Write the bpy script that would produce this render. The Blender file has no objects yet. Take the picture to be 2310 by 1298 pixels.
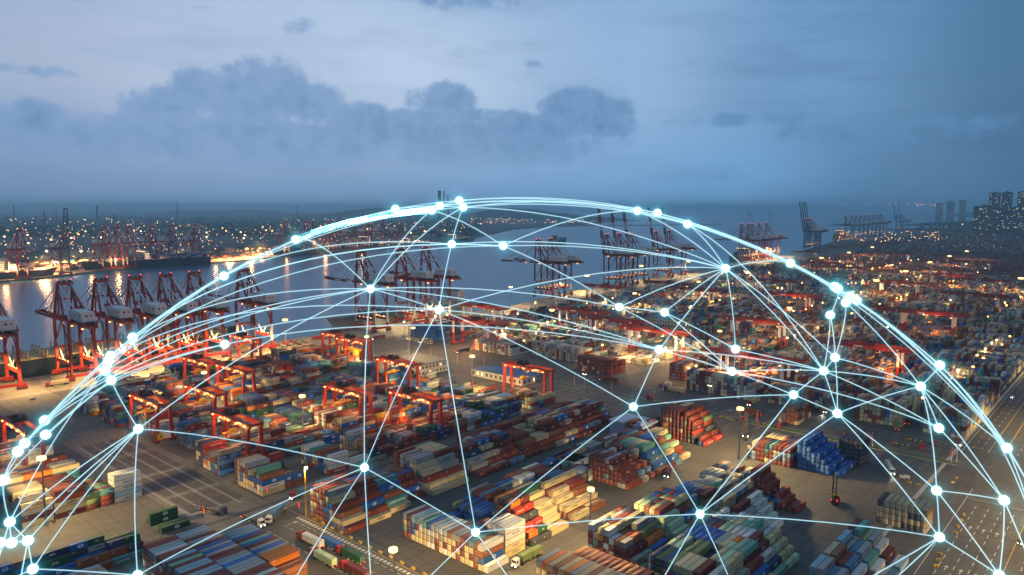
import bpy, math, random
import numpy as np
from mathutils import Vector, Matrix
from mathutils.bvhtree import BVHTree
R = math.radians
random.seed(7)
SC = bpy.context.scene
COL = SC.collection

# ------------------------------------------------------------------ camera
CAM_H = 141.0
FPX, CX, CY = 1651.0, 1155.0, 649.0
PITCH, HEAD = R(6.2564), R(41.6075)
cs, sn = math.cos(HEAD), math.sin(HEAD)
cam = bpy.data.cameras.new("camera")
cam.sensor_width = 36.0
cam.lens = FPX / 2310.0 * 36.0
cam.clip_start, cam.clip_end = 1.0, 150000.0
cam_o = bpy.data.objects.new("camera", cam)
COL.objects.link(cam_o)
cam_o.location = (0, 0, CAM_H)
cam_o.rotation_euler = (R(90) - PITCH, 0, HEAD - R(90))
SC.camera = cam_o
SC.view_settings.view_transform = 'Standard'
SC.view_settings.look = 'None'
SC.view_settings.exposure = 0.0
SC.view_settings.gamma = 1.0
cy_ = SC.cycles
cy_.max_bounces = 5
cy_.diffuse_bounces = 2
cy_.glossy_bounces = 2
cy_.transmission_bounces = 2
cy_.volume_bounces = 2
cy_.transparent_max_bounces = 12
cy_.sample_clamp_indirect = 2.0
cy_.sample_clamp_direct = 0.0
cy_.use_denoising = True
cy_.caustics_reflective = cy_.caustics_refractive = False

def ray(px, py):
    dx, dy = (px - CX) / FPX, -(py - CY) / FPX
    f = math.cos(PITCH) + dy * math.sin(PITCH)
    u = -math.sin(PITCH) + dy * math.cos(PITCH)
    return Vector((dx * sn + f * cs, -dx * cs + f * sn, u))
def gp(px, py, z=0.0):
    """ground (or height z) point seen at a photograph position"""
    d = ray(px, py); t = (CAM_H - z) / -d.z
    return Vector((d.x * t, d.y * t, z))
def project(p):
    r = p[0] * sn - p[1] * cs; f = p[0] * cs + p[1] * sn; u = p[2] - CAM_H
    d = f * math.cos(PITCH) - u * math.sin(PITCH)
    return CX + FPX * r / d, CY - FPX * (f * math.sin(PITCH) + u * math.cos(PITCH)) / d, d
def x_at(px, y, z):
    """world x on the line (y, z) that is seen at photograph column px"""
    lo, hi = -200.0, 9000.0
    for _ in range(60):
        m = (lo + hi) / 2
        if project((m, y, z))[0] < px: lo = m
        else: hi = m
    return lo

# ------------------------------------------------------------------ node helpers
class NT:
    def __init__(s, tree):
        s.t = tree; s.n = tree.nodes; s.l = tree.links
    def new(s, typ, **kw):
        n = s.n.new(typ)
        for k, v in kw.items(): setattr(n, k, v)
        return n
    def put(s, sock, v):
        if isinstance(v, bpy.types.NodeSocket): s.l.new(v, sock)
        elif v is not None: sock.default_value = v
    def m(s, op, a, b=None, c=None, clamp=False):
        n = s.new('ShaderNodeMath', operation=op, use_clamp=clamp)
        for i, v in enumerate((a, b, c)):
            if v is not None: s.put(n.inputs[i], v)
        return n.outputs[0]
    def mix(s, f, a, b, typ='MIX'):
        n = s.new('ShaderNodeMix', data_type='RGBA', blend_type=typ, clamp_factor=True)
        s.put(n.inputs[0], f)
        s.put(n.inputs[6], a if isinstance(a, bpy.types.NodeSocket) else (*a[:3], 1))
        s.put(n.inputs[7], b if isinstance(b, bpy.types.NodeSocket) else (*b[:3], 1))
        return n.outputs[2]
    def smooth(s, v, a, b):
        n = s.new('ShaderNodeMapRange', interpolation_type='SMOOTHSTEP')
        s.put(n.inputs[0], v); n.inputs[1].default_value = a; n.inputs[2].default_value = b
        n.inputs[3].default_value = 0; n.inputs[4].default_value = 1
        return n.outputs[0]
    def noise(s, vec, scale, detail=4, rough=0.55, dims='3D'):
        n = s.new('ShaderNodeTexNoise', noise_dimensions=dims)
        if vec is not None: s.put(n.inputs['Vector'], vec)
        n.inputs['Scale'].default_value = scale; n.inputs['Detail'].default_value = detail
        n.inputs['Roughness'].default_value = rough
        return n.outputs['Fac']

# ------------------------------------------------------------------ sky (dusk, cumulus bank over the sea)
def deg_uv(px, py):
    d = ray(px, py); h = math.atan2(d.x * sn - d.y * cs, d.x * cs + d.y * sn)
    return math.degrees(h), math.degrees(math.atan2(d.z, math.hypot(d.x, d.y)))
W = bpy.data.worlds.new("World"); SC.world = W; W.use_nodes = True
w = NT(W.node_tree); w.n.clear()
tc = w.new('ShaderNodeTexCoord'); sep = w.new('ShaderNodeSeparateXYZ'); w.l.new(tc.outputs['Generated'], sep.inputs[0])
dx, dy, dz = sep.outputs
right = w.m('SUBTRACT', w.m('MULTIPLY', dx, sn), w.m('MULTIPLY', dy, cs))
fwd = w.m('ADD', w.m('MULTIPLY', dx, cs), w.m('MULTIPLY', dy, sn))
az = w.m('MULTIPLY', w.m('ARCTAN2', right, fwd), 57.2958)
el = w.m('MULTIPLY', w.m('ARCSINE', dz), 57.2958)
comb = w.new('ShaderNodeCombineXYZ'); w.l.new(az, comb.inputs[0]); w.l.new(el, comb.inputs[1])
uv = comb.outputs[0]
# clear twilight: palest left of the middle, deeper blue to the right
def ramp(v, stops):
    n = w.new('ShaderNodeValToRGB'); w.put(n.inputs[0], w.m('MULTIPLY_ADD', v, 1 / 120.0, 0.5)); e = n.color_ramp.elements
    n.color_ramp.interpolation = 'EASE'
    while len(e) < len(stops): e.new(0.5)
    for q, (a_, c) in zip(e, stops): q.position = a_ / 120.0 + 0.5; q.color = (*c, 1)
    return n.outputs[0]
t_az = w.smooth(az, -30.0, 34.0)
low = ramp(az, [(-36, (.190, .325, .540)), (-14, (.220, .380, .630)), (4, (.200, .410, .700)), (16, (.160, .390, .690)), (28, (.080, .215, .410)), (37, (.050, .150, .300))])
mid = ramp(az, [(-36, (.370, .460, .640)), (-20, (.470, .575, .770)), (-8, (.490, .620, .820)), (8.4, (.300, .470, .720)), (21, (.165, .335, .580)), (35, (.066, .178, .335))])
top = ramp(az, [(-36, (.330, .440, .600)), (-14, (.400, .540, .740)), (0, (.285, .450, .690)), (12, (.250, .430, .680)), (24, (.140, .300, .530)), (35, (.068, .182, .342))])
base = w.mix(w.smooth(el, 0.8, 9.0), low, mid)
base = w.mix(w.smooth(el, 11.0, 17.5), base, top)
base = w.mix(w.smooth(el, 19.0, 55.0), base, (0.200, 0.330, 0.540))        # darker towards the zenith
base = w.mix(w.smooth(w.m('ABSOLUTE', az), 46.0, 100.0), base, (0.105, 0.185, 0.325))   # and away from the afterglow
sky_tex = w.new('ShaderNodeTexSky', sky_type='NISHITA', sun_disc=False)
sky_tex.sun_elevation = R(1.0); sky_tex.sun_rotation = R(90) - HEAD + R(115)
base = w.mix(0.015, base, sky_tex.outputs[0])
# wide soft streaks
stretch = w.new('ShaderNodeMapping'); w.l.new(uv, stretch.inputs[0]); stretch.inputs['Scale'].default_value = (0.045, 0.20, 1)
streak = w.smooth(w.noise(stretch.outputs[0], 1.6, 5, 0.6), 0.44, 0.72)
base = w.mix(w.m('MULTIPLY', streak, 0.34), base, w.mix(t_az, (0.25, 0.37, 0.57), (0.060, 0.150, 0.290)))
base = w.mix(w.m('MULTIPLY', w.smooth(w.noise(uv, 0.07, 4, 0.6), 0.5, 0.75), 0.16), base, (0.12, 0.24, 0.42))
# cumulus: union of soft ellipses, edges broken up by noise
blobs = [(590, 215, 135, 95, 1), (470, 205, 110, 60, 1), (370, 245, 95, 62, 1), (700, 235, 90, 60, 1), (800, 275, 90, 50, 1), (600, 320, 470, 70, 1),
         (50, 270, 130, 52, 1), (200, 320, 260, 55, 1), (1000, 225, 95, 42, .9), (1020, 262, 170, 26, .8), (1310, 250, 125, 52, 1), (1230, 285, 220, 40, 1), (990, 300, 260, 46, 1), (880, 290, 150, 40, 1),
         (1080, 335, 330, 50, 1), (1215, 145, 80, 30, .06), (690, 62, 80, 40, .04), (1030, -14, 210, 50, .45), (1700, 270, 330, 26, .42), (1950, 300, 420, 60, .5), (90, 160, 190, 26, .18), (480, 20, 120, 20, .05)]
field = None
for px, py, rx, ry, wt in blobs:
    u0, v0 = deg_uv(px, py); u1, _ = deg_uv(px + rx, py); _, v1 = deg_uv(px, py - ry)
    a = w.m('MULTIPLY', w.m('SUBTRACT', az, u0), 1 / (u1 - u0)); b = w.m('MULTIPLY', w.m('SUBTRACT', el, v0), 1 / (v1 - v0))
    f = w.m('SUBTRACT', 1.0, w.m('ADD', w.m('MULTIPLY', a, a), w.m('MULTIPLY', b, b)))
    if wt < 1: f = w.m('MULTIPLY_ADD', f, 1.0, wt - 1.0)
    field = f if field is None else w.m('SMOOTH_MAX', field, f, 0.25)
n1 = w.m('SUBTRACT', w.noise(uv, 0.26, 9, 0.62), 0.5)
n2 = w.m('SUBTRACT', w.noise(uv, 0.85, 9, 0.66), 0.5)
field = w.m('ADD', field, w.m('ADD', w.m('MULTIPLY', n1, 2.4), w.m('MULTIPLY', n2, 1.25)))
mask = w.smooth(field, -0.14, 0.52)
edge = w.smooth(field, 0.0, 1.5)
c_edge = w.mix(t_az, (0.235, 0.375, 0.620), (0.120, 0.275, 0.505))
c_core = w.mix(t_az, (0.135, 0.272, 0.505), (0.068, 0.190, 0.370))
puff = w.smooth(w.m('ADD', w.noise(uv, 0.42, 9, 0.62), w.m('MULTIPLY', n2, 0.35)), 0.36, 0.66)
cl = w.mix(w.m('MULTIPLY', edge, w.m('ADD', 0.22, w.m('MULTIPLY', puff, 0.78))), c_edge, c_core)
fade = w.smooth(el, 1.2, 6.0)
sky_c = w.mix(w.m('MULTIPLY', mask, w.m('ADD', 0.15, w.m('MULTIPLY', fade, 0.70))), base, cl)
bg = w.new('ShaderNodeBackground'); w.l.new(sky_c, bg.inputs[0]); bg.inputs[1].default_value = 1.0
wo = w.new('ShaderNodeOutputWorld'); w.l.new(bg.outputs[0], wo.inputs[0])
# the sun has set: a weak wide glow from the bright part of the sky
sl = bpy.data.lights.new("sun", 'SUN'); sl.energy = 0.12; sl.angle = R(30); sl.color = (0.80, 0.85, 1.0)
so = bpy.data.objects.new("sun", sl); COL.objects.link(so)
so.rotation_euler = (R(58), 0, HEAD - R(90) + R(40))

# ------------------------------------------------------------------ materials
MATS = {}
def mat(name, rgb, rough=0.6, metal=0.0, noise=0.0, nscale=0.5, emis=None, estr=0.0, spec=0.4):
    if name in MATS: return MATS[name]
    m = bpy.data.materials.new(name); m.use_nodes = True
    k = NT(m.node_tree); p = k.n['Principled BSDF']
    p.inputs['Base Color'].default_value = (*rgb, 1); p.inputs['Roughness'].default_value = rough
    p.inputs['Metallic'].default_value = metal; p.inputs['Specular IOR Level'].default_value = spec
    if noise:
        g = k.new('ShaderNodeNewGeometry')
        f = k.smooth(k.noise(g.outputs['Position'], nscale, 5, 0.65), 0.30, 0.75)
        c = k.mix(f, tuple(v * (1 - noise) for v in rgb), tuple(min(1, v * (1 + noise * 0.6)) for v in rgb))
        k.l.new(c, p.inputs['Base Color'])
    if emis:
        p.inputs['Emission Color'].default_value = (*emis, 1); p.inputs['Emission Strength'].default_value = estr
        m.cycles.emission_sampling = 'NONE'
    MATS[name] = m
    return m
def box_uv_mat(name, kind, src):
    """container steel: face pattern from the face's own UV, paint colour per container"""
    m = bpy.data.materials.new(name); m.use_nodes = True
    k = NT(m.node_tree); p = k.n['Principled BSDF']
    if src == 'object':
        c = k.new('ShaderNodeObjectInfo').outputs['Color']
    else:
        c = k.new('ShaderNodeVertexColor', layer_name='paint').outputs['Color']
    uvn = k.new('ShaderNodeUVMap', uv_map='UVMap'); sp = k.new('ShaderNodeSeparateXYZ'); k.l.new(uvn.outputs[0], sp.inputs[0])
    u, v = sp.outputs[0], sp.outputs[1]
    g = k.new('ShaderNodeNewGeometry')
    dirt = k.noise(g.outputs['Position'], 0.28, 5, 0.7)
    c = k.mix(k.m('MULTIPLY', k.smooth(dirt, 0.42, 0.75), 0.34), c, k.mix(0.5, c, (0.10, 0.075, 0.055)))
    eu = k.m('ABSOLUTE', k.m('SUBTRACT', u, 0.5)); ev = k.m('ABSOLUTE', k.m('SUBTRACT', v, 0.5))
    if kind == 'roof':
        c = k.mix(0.10, c, (0.30, 0.28, 0.26))
        rib = k.m('SINE', k.m('MULTIPLY', u, 2 * math.pi * 22))
        c = k.mix(k.m('MULTIPLY', k.smooth(rib, 0.0, 0.9), 0.10), c, (0.04, 0.04, 0.04))
        fr = k.m('MAXIMUM', k.smooth(eu, 0.490, 0.497), k.smooth(ev, 0.448, 0.480))
        rust = k.smooth(k.noise(g.outputs['Position'], 0.16, 6, 0.75), 0.62, 0.75)
        c = k.mix(k.m('MULTIPLY', rust, 0.75), c, (0.15, 0.070, 0.033))
    elif kind == 'side':
        rib = k.m('SINE', k.m('MULTIPLY', u, 2 * math.pi * 40))
        c = k.mix(k.m('MULTIPLY', k.smooth(rib, -0.2, 0.9), 0.16), c, (0.02, 0.02, 0.02))
        fr = k.m('MAXIMUM', k.smooth(eu, 0.488, 0.496), k.smooth(ev, 0.440, 0.478))
    else:
        bars = k.m('ABSOLUTE', k.m('SINE', k.m('MULTIPLY', k.m('SUBTRACT', u, 0.5), 2 * math.pi * 2.0)))
        c = k.mix(k.m('MULTIPLY', k.smooth(bars, 0.90, 0.985), 0.30), c, (0.50, 0.50, 0.48))
        fr = k.m('MAXIMUM', k.smooth(eu, 0.440, 0.478), k.smooth(ev, 0.440, 0.478))
        fr = k.m('MAXIMUM', fr, k.m('MULTIPLY', k.m('LESS_THAN', eu, 0.022), 0.8))
        lab = k.m('MULTIPLY', k.m('MULTIPLY', k.m('GREATER_THAN', u, 0.60), k.m('LESS_THAN', u, 0.84)), k.m('MULTIPLY', k.m('GREATER_THAN', v, 0.70), k.m('LESS_THAN', v, 0.80)))
        c = k.mix(k.m('MULTIPLY', lab, 0.5), c, (0.6, 0.6, 0.56))
    c = k.mix(k.m('MULTIPLY', fr, 0.90), c, (0.012, 0.012, 0.012))
    k.l.new(c, p.inputs['Base Color']); p.inputs['Roughness'].default_value = 0.72
    p.inputs['Specular IOR Level'].default_value = 0.10
    return m
CM = {s: [box_uv_mat(f'container_{kk}_{s}', kk, s) for kk in ('roof', 'side', 'door')] for s in ('object', 'stuff')}

M_red = mat('crane_red', (0.330, 0.028, 0.020), 0.5, noise=0.25, nscale=0.3)
M_orange = mat('crane_vermilion', (0.400, 0.048, 0.022), 0.5, noise=0.25, nscale=0.3)
M_white = mat('crane_white', (0.72, 0.71, 0.68), 0.5, noise=0.15, nscale=0.4)
M_dark = mat('machinery_dark', (0.05, 0.035, 0.035), 0.6, noise=0.3)
M_blue = mat('crane_blue', (0.05, 0.13, 0.22), 0.5, noise=0.2)
M_steel = mat('galvanised_steel', (0.30, 0.30, 0.29), 0.45, 0.3, noise=0.2)
M_rubber = mat('rubber', (0.02, 0.02, 0.02), 0.8)
M_glass = mat('window_glass', (0.02, 0.03, 0.04), 0.1)
M_yellow = mat('safety_yellow', (0.65, 0.42, 0.03), 0.5, noise=0.2)
M_hivis = mat('lime_reflector_glow', (0.55, 0.70, 0.05), 0.4, emis=(0.6, 0.9, 0.05), estr=0.25)  # faint emission stands in for light thrown back by the reflectors
M_lamp = mat('flood_lamp', (1, 0.9, 0.7), 0.4, emis=(1.0, 0.66, 0.20), estr=3.0)
M_lampo = mat('sodium_lamp', (1, 0.6, 0.3), 0.4, emis=(1.0, 0.40, 0.10), estr=5)
M_lampw = mat('headlamp', (1, 1, 0.95), 0.4, emis=(1.0, 0.93, 0.72), estr=16)
M_lampr = mat('tail_lamp', (0.6, 0.02, 0.02), 0.4, emis=(1.0, 0.03, 0.02), estr=6)
M_ledr = mat('red_signal', (0.6, 0.02, 0.02), 0.4, emis=(1.0, 0.03, 0.02), estr=2.2)

# ------------------------------------------------------------------ mesh helpers
class MB:
    def __init__(s, m=None):
        s.v = []; s.f = []; s.mi = []; s.mats = []; s.cur = 0
        if m: s.use(m)
    def use(s, m):
        if m not in s.mats: s.mats.append(m)
        s.cur = s.mats.index(m); return s
    def add(s, vs, fs):
        o = len(s.v); s.v += [tuple(v) for v in vs]
        s.f += [tuple(i + o for i in f) for f in fs]; s.mi += [s.cur] * len(fs); return s
    def box(s, x0, x1, y0, y1, z0, z1):
        return s.add([(x0, y0, z0), (x1, y0, z0), (x1, y1, z0), (x0, y1, z0), (x0, y0, z1), (x1, y0, z1), (x1, y1, z1), (x0, y1, z1)],
                     [(0, 3, 2, 1), (4, 5, 6, 7), (0, 1, 5, 4), (1, 2, 6, 5), (2, 3, 7, 6), (3, 0, 4, 7)])
    def cb(s, x, y, z, sx, sy, sz):
        return s.box(x - sx / 2, x + sx / 2, y - sy / 2, y + sy / 2, z - sz / 2, z + sz / 2)
    def bar(s, p, q, wd, ht=None, wd2=None):
        p, q = Vector(p), Vector(q); ht = ht or wd; k = (wd2 / wd) if wd2 else 1
        d = (q - p).normalized(); up = Vector((0, 0, 1)) if abs(d.z) < 0.95 else Vector((0, 1, 0))
        a = d.cross(up).normalized(); b = a.cross(d).normalized()
        vs = [p + a * wd / 2 * i + b * ht / 2 * j for i, j in ((-1, -1), (1, -1), (1, 1), (-1, 1))] + \
             [q + (a * wd / 2 * i + b * ht / 2 * j) * k for i, j in ((-1, -1), (1, -1), (1, 1), (-1, 1))]
        return s.add(vs, [(0, 3, 2, 1), (4, 5, 6, 7), (0, 1, 5, 4), (1, 2, 6, 5), (2, 3, 7, 6), (3, 0, 4, 7)])
    def tube(s, p, q, r, r2=None, n=8, cap=True):
        p, q = Vector(p), Vector(q); r2 = r if r2 is None else r2
        d = (q - p).normalized(); up = Vector((0, 0, 1)) if abs(d.z) < 0.95 else Vector((0, 1, 0))
        a = d.cross(up).normalized(); b = a.cross(d)
        vs = []
        for c, rr in ((p, r), (q, r2)):
            for i in range(n):
                t = 2 * math.pi * i / n; vs.append(c + (a * math.cos(t) + b * math.sin(t)) * rr)
        fs = [(i, i + n, (i + 1) % n + n, (i + 1) % n) for i in range(n)]
        if cap: fs += [tuple(range(n)), tuple(range(2 * n - 1, n - 1, -1))]
        return s.add(vs, fs)
    def sphere(s, c, r, n=8, m=5, sz=1.0):
        vs = [(c[0], c[1], c[2] - r * sz)]; fs = []
        for j in range(1, m):
            ph = -math.pi / 2 + math.pi * j / m
            for i in range(n):
                t = 2 * math.pi * i / n
                vs.append((c[0] + r * math.cos(ph) * math.cos(t), c[1] + r * math.cos(ph) * math.sin(t), c[2] + r * sz * math.sin(ph)))
        vs.append((c[0], c[1], c[2] + r * sz)); L = len(vs) - 1
        for i in range(n):
            fs.append((0, 1 + (i + 1) % n, 1 + i)); o = 1 + (m - 2) * n
            fs.append((L, o + i, o + (i + 1) % n))
            for j in range(m - 2):
                a = 1 + j * n
                fs.append((a + i, a + (i + 1) % n, a + n + (i + 1) % n, a + n + i))
        return s.add(vs, fs)
    def poly(s, pts, z):
        return s.add([(p[0], p[1], z) for p in pts], [tuple(range(len(pts)))])
    def slab(s, pts, z0, z1):
        n = len(pts)
        vs = [(p[0], p[1], z0) for p in pts] + [(p[0], p[1], z1) for p in pts]
        return s.add(vs, [tuple(range(n - 1, -1, -1)), tuple(range(n, 2 * n))] + [(i, (i + 1) % n, n + (i + 1) % n, n + i) for i in range(n)])
    def xform(s, M):
        s.v = [tuple(M @ Vector(v)) for v in s.v]; return s
    def merge(s, o):
        off = len(s.v); s.v += o.v; mp = []
        for m in o.mats:
            if m not in s.mats: s.mats.append(m)
            mp.append(s.mats.index(m))
        s.f += [tuple(i + off for i in f) for f in o.f]; s.mi += [mp[i] for i in o.mi]; return s
    def mesh(s, name):
        me = bpy.data.meshes.new(name); me.from_pydata(s.v, [], s.f)
        for m in s.mats: me.materials.append(m)
        me.polygons.foreach_set('material_index', s.mi); me.update(); return me
    def build(s, name, parent=None, loc=(0, 0, 0), rz=0.0):
        o = bpy.data.objects.new(name, s.mesh(name)); COL.objects.link(o)
        o.location = loc; o.rotation_euler = (0, 0, rz)
        if parent: o.parent = parent
        return o
def tag(o, label, cat, group=None, kind=None):
    if label: o['label'] = label
    if cat: o['category'] = cat
    if group: o['group'] = group
    if kind: o['kind'] = kind
    return o
def structure(o): o['kind'] = 'structure'; return o
def empty(name, label, cat, loc=(0, 0, 0), rz=0.0, group=None):
    o = bpy.data.objects.new(name, None); COL.objects.link(o); o.location = loc; o.rotation_euler = (0, 0, rz)
    o.empty_display_size = 0.5
    return tag(o, label, cat, group)
def kids(o): return [c for c in bpy.data.objects if c.parent == o]
def copy_tree(proto, loc, rz, label, group=None):
    """proto = (root, [(part, [sub-parts])])"""
    r0, ch = proto
    r = r0.copy(); COL.objects.link(r); r.location = loc; r.rotation_euler = (0, 0, rz); r['label'] = label
    if group: r['group'] = group
    for p, subs in ch:
        c = p.copy(); COL.objects.link(c); c.parent = r
        for q in subs:
            d = q.copy(); COL.objects.link(d); d.parent = c
    return r
class Kit:
    """collects named parts; builds them as children of an Empty, or joins them as one mesh for far copies"""
    def __init__(s): s.p = []
    def part(s, name, m, parent=None):
        b = MB(m); s.p.append((name, b, parent)); return b
    def build(s, name, label, cat, loc=(0, 0, 0), rz=0.0, group=None):
        r = empty(name, label, cat, loc, rz, group); tree = []; idx = {}
        for nm, b, par in s.p:
            if par is None:
                o = b.build(nm, r); subs = []; tree.append((o, subs)); idx[id(b)] = (o, subs)
            else:
                o = b.build(nm, idx[id(par)][0]); idx[id(par)][1].append(o)
        return r, tree
    def joined(s):
        b = MB()
        for _, q, _ in s.p: b.merge(q)
        return b
def point_light(name, loc, energy, color, radius=1.0, parent=None):
    l = bpy.data.lights.new(name, 'POINT'); l.energy = energy; l.color = color; l.shadow_soft_size = radius
    o = bpy.data.objects.new(name, l); COL.objects.link(o); o.location = loc
    if parent: o.parent = parent
    return o
def spot_light(name, loc, target, energy, color, angle, blend=0.5, radius=0.3):
    l = bpy.data.lights.new(name, 'SPOT'); l.energy = energy; l.color = color; l.shadow_soft_size = radius
    l.spot_size = angle; l.spot_blend = blend
    o = bpy.data.objects.new(name, l); COL.objects.link(o); o.location = loc
    o.rotation_euler = (Vector(target) - Vector(loc)).to_track_quat('-Z', 'Y').to_euler()
    return o
def flood(o, s):
    """aimed floodlights: throw outwards, so the light falls off more slowly than from a bare bulb"""
    l = o.data; l.use_nodes = True; k = NT(l.node_tree); e = k.n['Emission']; f = k.new('ShaderNodeLightFalloff'); f.inputs['Strength'].default_value = s; f.inputs['Smooth'].default_value = 400.0
    k.l.new(f.outputs['Linear'], e.inputs['Strength'])
WORDS = {}
def word_mesh(txt, size, m, bold=0.0):
    key = (txt, size, m.name)
    if key in WORDS: return WORDS[key]
    c = bpy.data.curves.new('word', 'FONT'); c.body = txt; c.size = size; c.align_x = 'CENTER'; c.align_y = 'CENTER'
    c.extrude = 0.015; c.offset = bold
    o = bpy.data.objects.new('word', c); COL.objects.link(o)
    dg = bpy.context.evaluated_depsgraph_get()
    me = bpy.data.meshes.new_from_object(o.evaluated_get(dg)); me.name = 'lettering'
    bpy.data.objects.remove(o); me.materials.clear(); me.materials.append(m)
    WORDS[key] = me
    return me
ORD = ['ground', 'second', 'third', 'fourth', 'fifth', 'sixth', 'seventh']
NTH = ['first', 'second', 'third', 'fourth', 'fifth', 'sixth', 'seventh', 'eighth', 'ninth', 'tenth', 'eleventh', 'twelfth', 'thirteenth', 'fourteenth',
       'fifteenth', 'sixteenth', 'seventeenth', 'eighteenth', 'nineteenth', 'twentieth', 'twenty-first', 'twenty-second', 'twenty-third', 'twenty-fourth',
       'twenty-fifth', 'twenty-sixth', 'twenty-seventh', 'twenty-eighth', 'twenty-ninth', 'thirtieth', 'thirty-first', 'thirty-second', 'thirty-third', 'thirty-fourth']

# ================================================================== SETTING
def ground_mat(name, c1, c2, c3, scale, rough=0.75, streaks=True):
    m = bpy.data.materials.new(name); m.use_nodes = True; k = NT(m.node_tree); p = k.n['Principled BSDF']
    g = k.new('ShaderNodeNewGeometry').outputs['Position']
    c = k.mix(k.smooth(k.noise(g, scale, 6, 0.65), 0.35, 0.68), c1, c2)
    c = k.mix(k.m('MULTIPLY', k.smooth(k.noise(g, scale * 9, 5, 0.7), 0.50, 0.75), 0.55), c, c3)
    if streaks:
        mp = k.new('ShaderNodeMapping'); k.l.new(g, mp.inputs[0]); mp.inputs['Scale'].default_value = (0.9, 0.035, 1)
        c = k.mix(k.m('MULTIPLY', k.smooth(k.noise(mp.outputs[0], 0.5, 5, 0.65), 0.48, 0.66), 0.55), c, tuple(v * 0.45 for v in c1))
        mp2 = k.new('ShaderNodeMapping'); k.l.new(g, mp2.inputs[0]); mp2.inputs['Scale'].default_value = (0.03, 0.8, 1)
        c = k.mix(k.m('MULTIPLY', k.smooth(k.noise(mp2.outputs[0], 0.5, 5, 0.65), 0.48, 0.66), 0.50), c, tuple(v * 0.45 for v in c1))
    spots = k.smooth(k.noise(g, 0.22, 6, 0.75), 0.60, 0.70); c = k.mix(k.m('MULTIPLY', spots, 0.6), c, tuple(v * 0.35 for v in c1))
    fine = k.noise(g, 1.7, 3, 0.6)
    c = k.mix(k.m('MULTIPLY', k.smooth(fine, 0.3, 0.8), 0.25), c, tuple(v * 0.6 for v in c1))
    k.l.new(c, p.inputs['Base Color']); p.inputs['Roughness'].default_value = rough; p.inputs['Specular IOR Level'].default_value = 0.35
    return m
M_asphalt = ground_mat('asphalt', (0.084, 0.079, 0.072), (0.124, 0.116, 0.102), (0.058, 0.055, 0.052), 0.018)
M_road = ground_mat('road_asphalt', (0.070, 0.068, 0.064), (0.105, 0.100, 0.090), (0.050, 0.048, 0.047), 0.03)
M_apron = ground_mat('apron_concrete', (0.22, 0.20, 0.16), (0.29, 0.26, 0.21), (0.15, 0.135, 0.11), 0.02)
M_lane = ground_mat('runway_concrete', (0.155, 0.145, 0.12), (0.20, 0.185, 0.155), (0.13, 0.12, 0.10), 0.05)
M_farland = ground_mat('far_land', (0.055, 0.060, 0.050), (0.12, 0.115, 0.10), (0.030, 0.036, 0.030), 0.0035, 0.9, False)
M_grass = ground_mat('verge_grass', (0.060, 0.100, 0.022), (0.095, 0.135, 0.035), (0.035, 0.060, 0.015), 0.25, 0.95, False)
M_paintw = mat('road_paint_white', (0.62, 0.61, 0.57), 0.7, noise=0.35, nscale=1.5)
M_painty = mat('road_paint_yellow', (0.60, 0.40, 0.06), 0.7, noise=0.35, nscale=1.5)
M_conc = mat('concrete_grey', (0.36, 0.35, 0.32), 0.8, noise=0.25)
M_foliage = mat('foliage', (0.035, 0.060, 0.020), 0.9, noise=0.4, nscale=0.6)
M_bark = mat('bark', (0.06, 0.045, 0.03), 0.9)

# --- water: one sheet to the horizon
wm = bpy.data.materials.new('sea_water'); wm.use_nodes = True; k = NT(wm.node_tree); p = k.n['Principled BSDF']
p.inputs['Base Color'].default_value = (0.004, 0.120, 0.220, 1); p.inputs['Roughness'].default_value = 0.24; p.inputs['IOR'].default_value = 1.33
g = k.new('ShaderNodeNewGeometry').outputs['Position']
h = k.m('ADD', k.noise(g, 0.6, 5, 0.65), k.m('MULTIPLY', k.noise(g, 0.05, 3, 0.5), 2.0))
bp = k.new('ShaderNodeBump'); bp.inputs['Strength'].default_value = 0.14; bp.inputs['Distance'].default_value = 1.0
k.l.new(h, bp.inputs['Height']); k.l.new(bp.outputs[0], p.inputs['Normal'])
structure(MB(wm).poly([(-60000, -60000), (60000, -60000), (60000, 60000), (-60000, 60000)], -3.0).build('sea'))

QUAY = [(-300, 712), (60, 702), (205, 697), (470, 694), (790, 697), (967, 738), (1625, 806), (1853, 822), (2320, 856), (3410, 1070), (4979, 1200), (5900, 1190), (6500, 700), (7600, -600)]
land = [(-400, -600), (7600, -4000)] + QUAY[::-1]
b = MB(M_asphalt); b.poly([(-400, -600), (9000, -4000), (9000, -600)] + QUAY[::-1], 0.0)
for a, c in zip(QUAY[:-1], QUAY[1:]):
    b.use(M_conc).add([(a[0], a[1], -6), (c[0], c[1], -6), (c[0], c[1], 0), (a[0], a[1], 0)], [(0, 1, 2, 3)])
structure(b.build('ground'))
# concrete quay apron along the water, in one strip
ins = [(x, y - (70 if x < 480 else 62)) for x, y in QUAY[:9]]
b = MB(M_apron)
for (a, c), (d, e) in zip(zip(QUAY[:8], QUAY[1:9]), zip(ins[:8], ins[1:9])):
    b.add([(d[0], d[1], .012), (e[0], e[1], .012), (c[0], c[1] - .5, .012), (a[0], a[1] - .5, .012)], [(0, 1, 2, 3)])
structure(b.build('quay_apron'))
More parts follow.
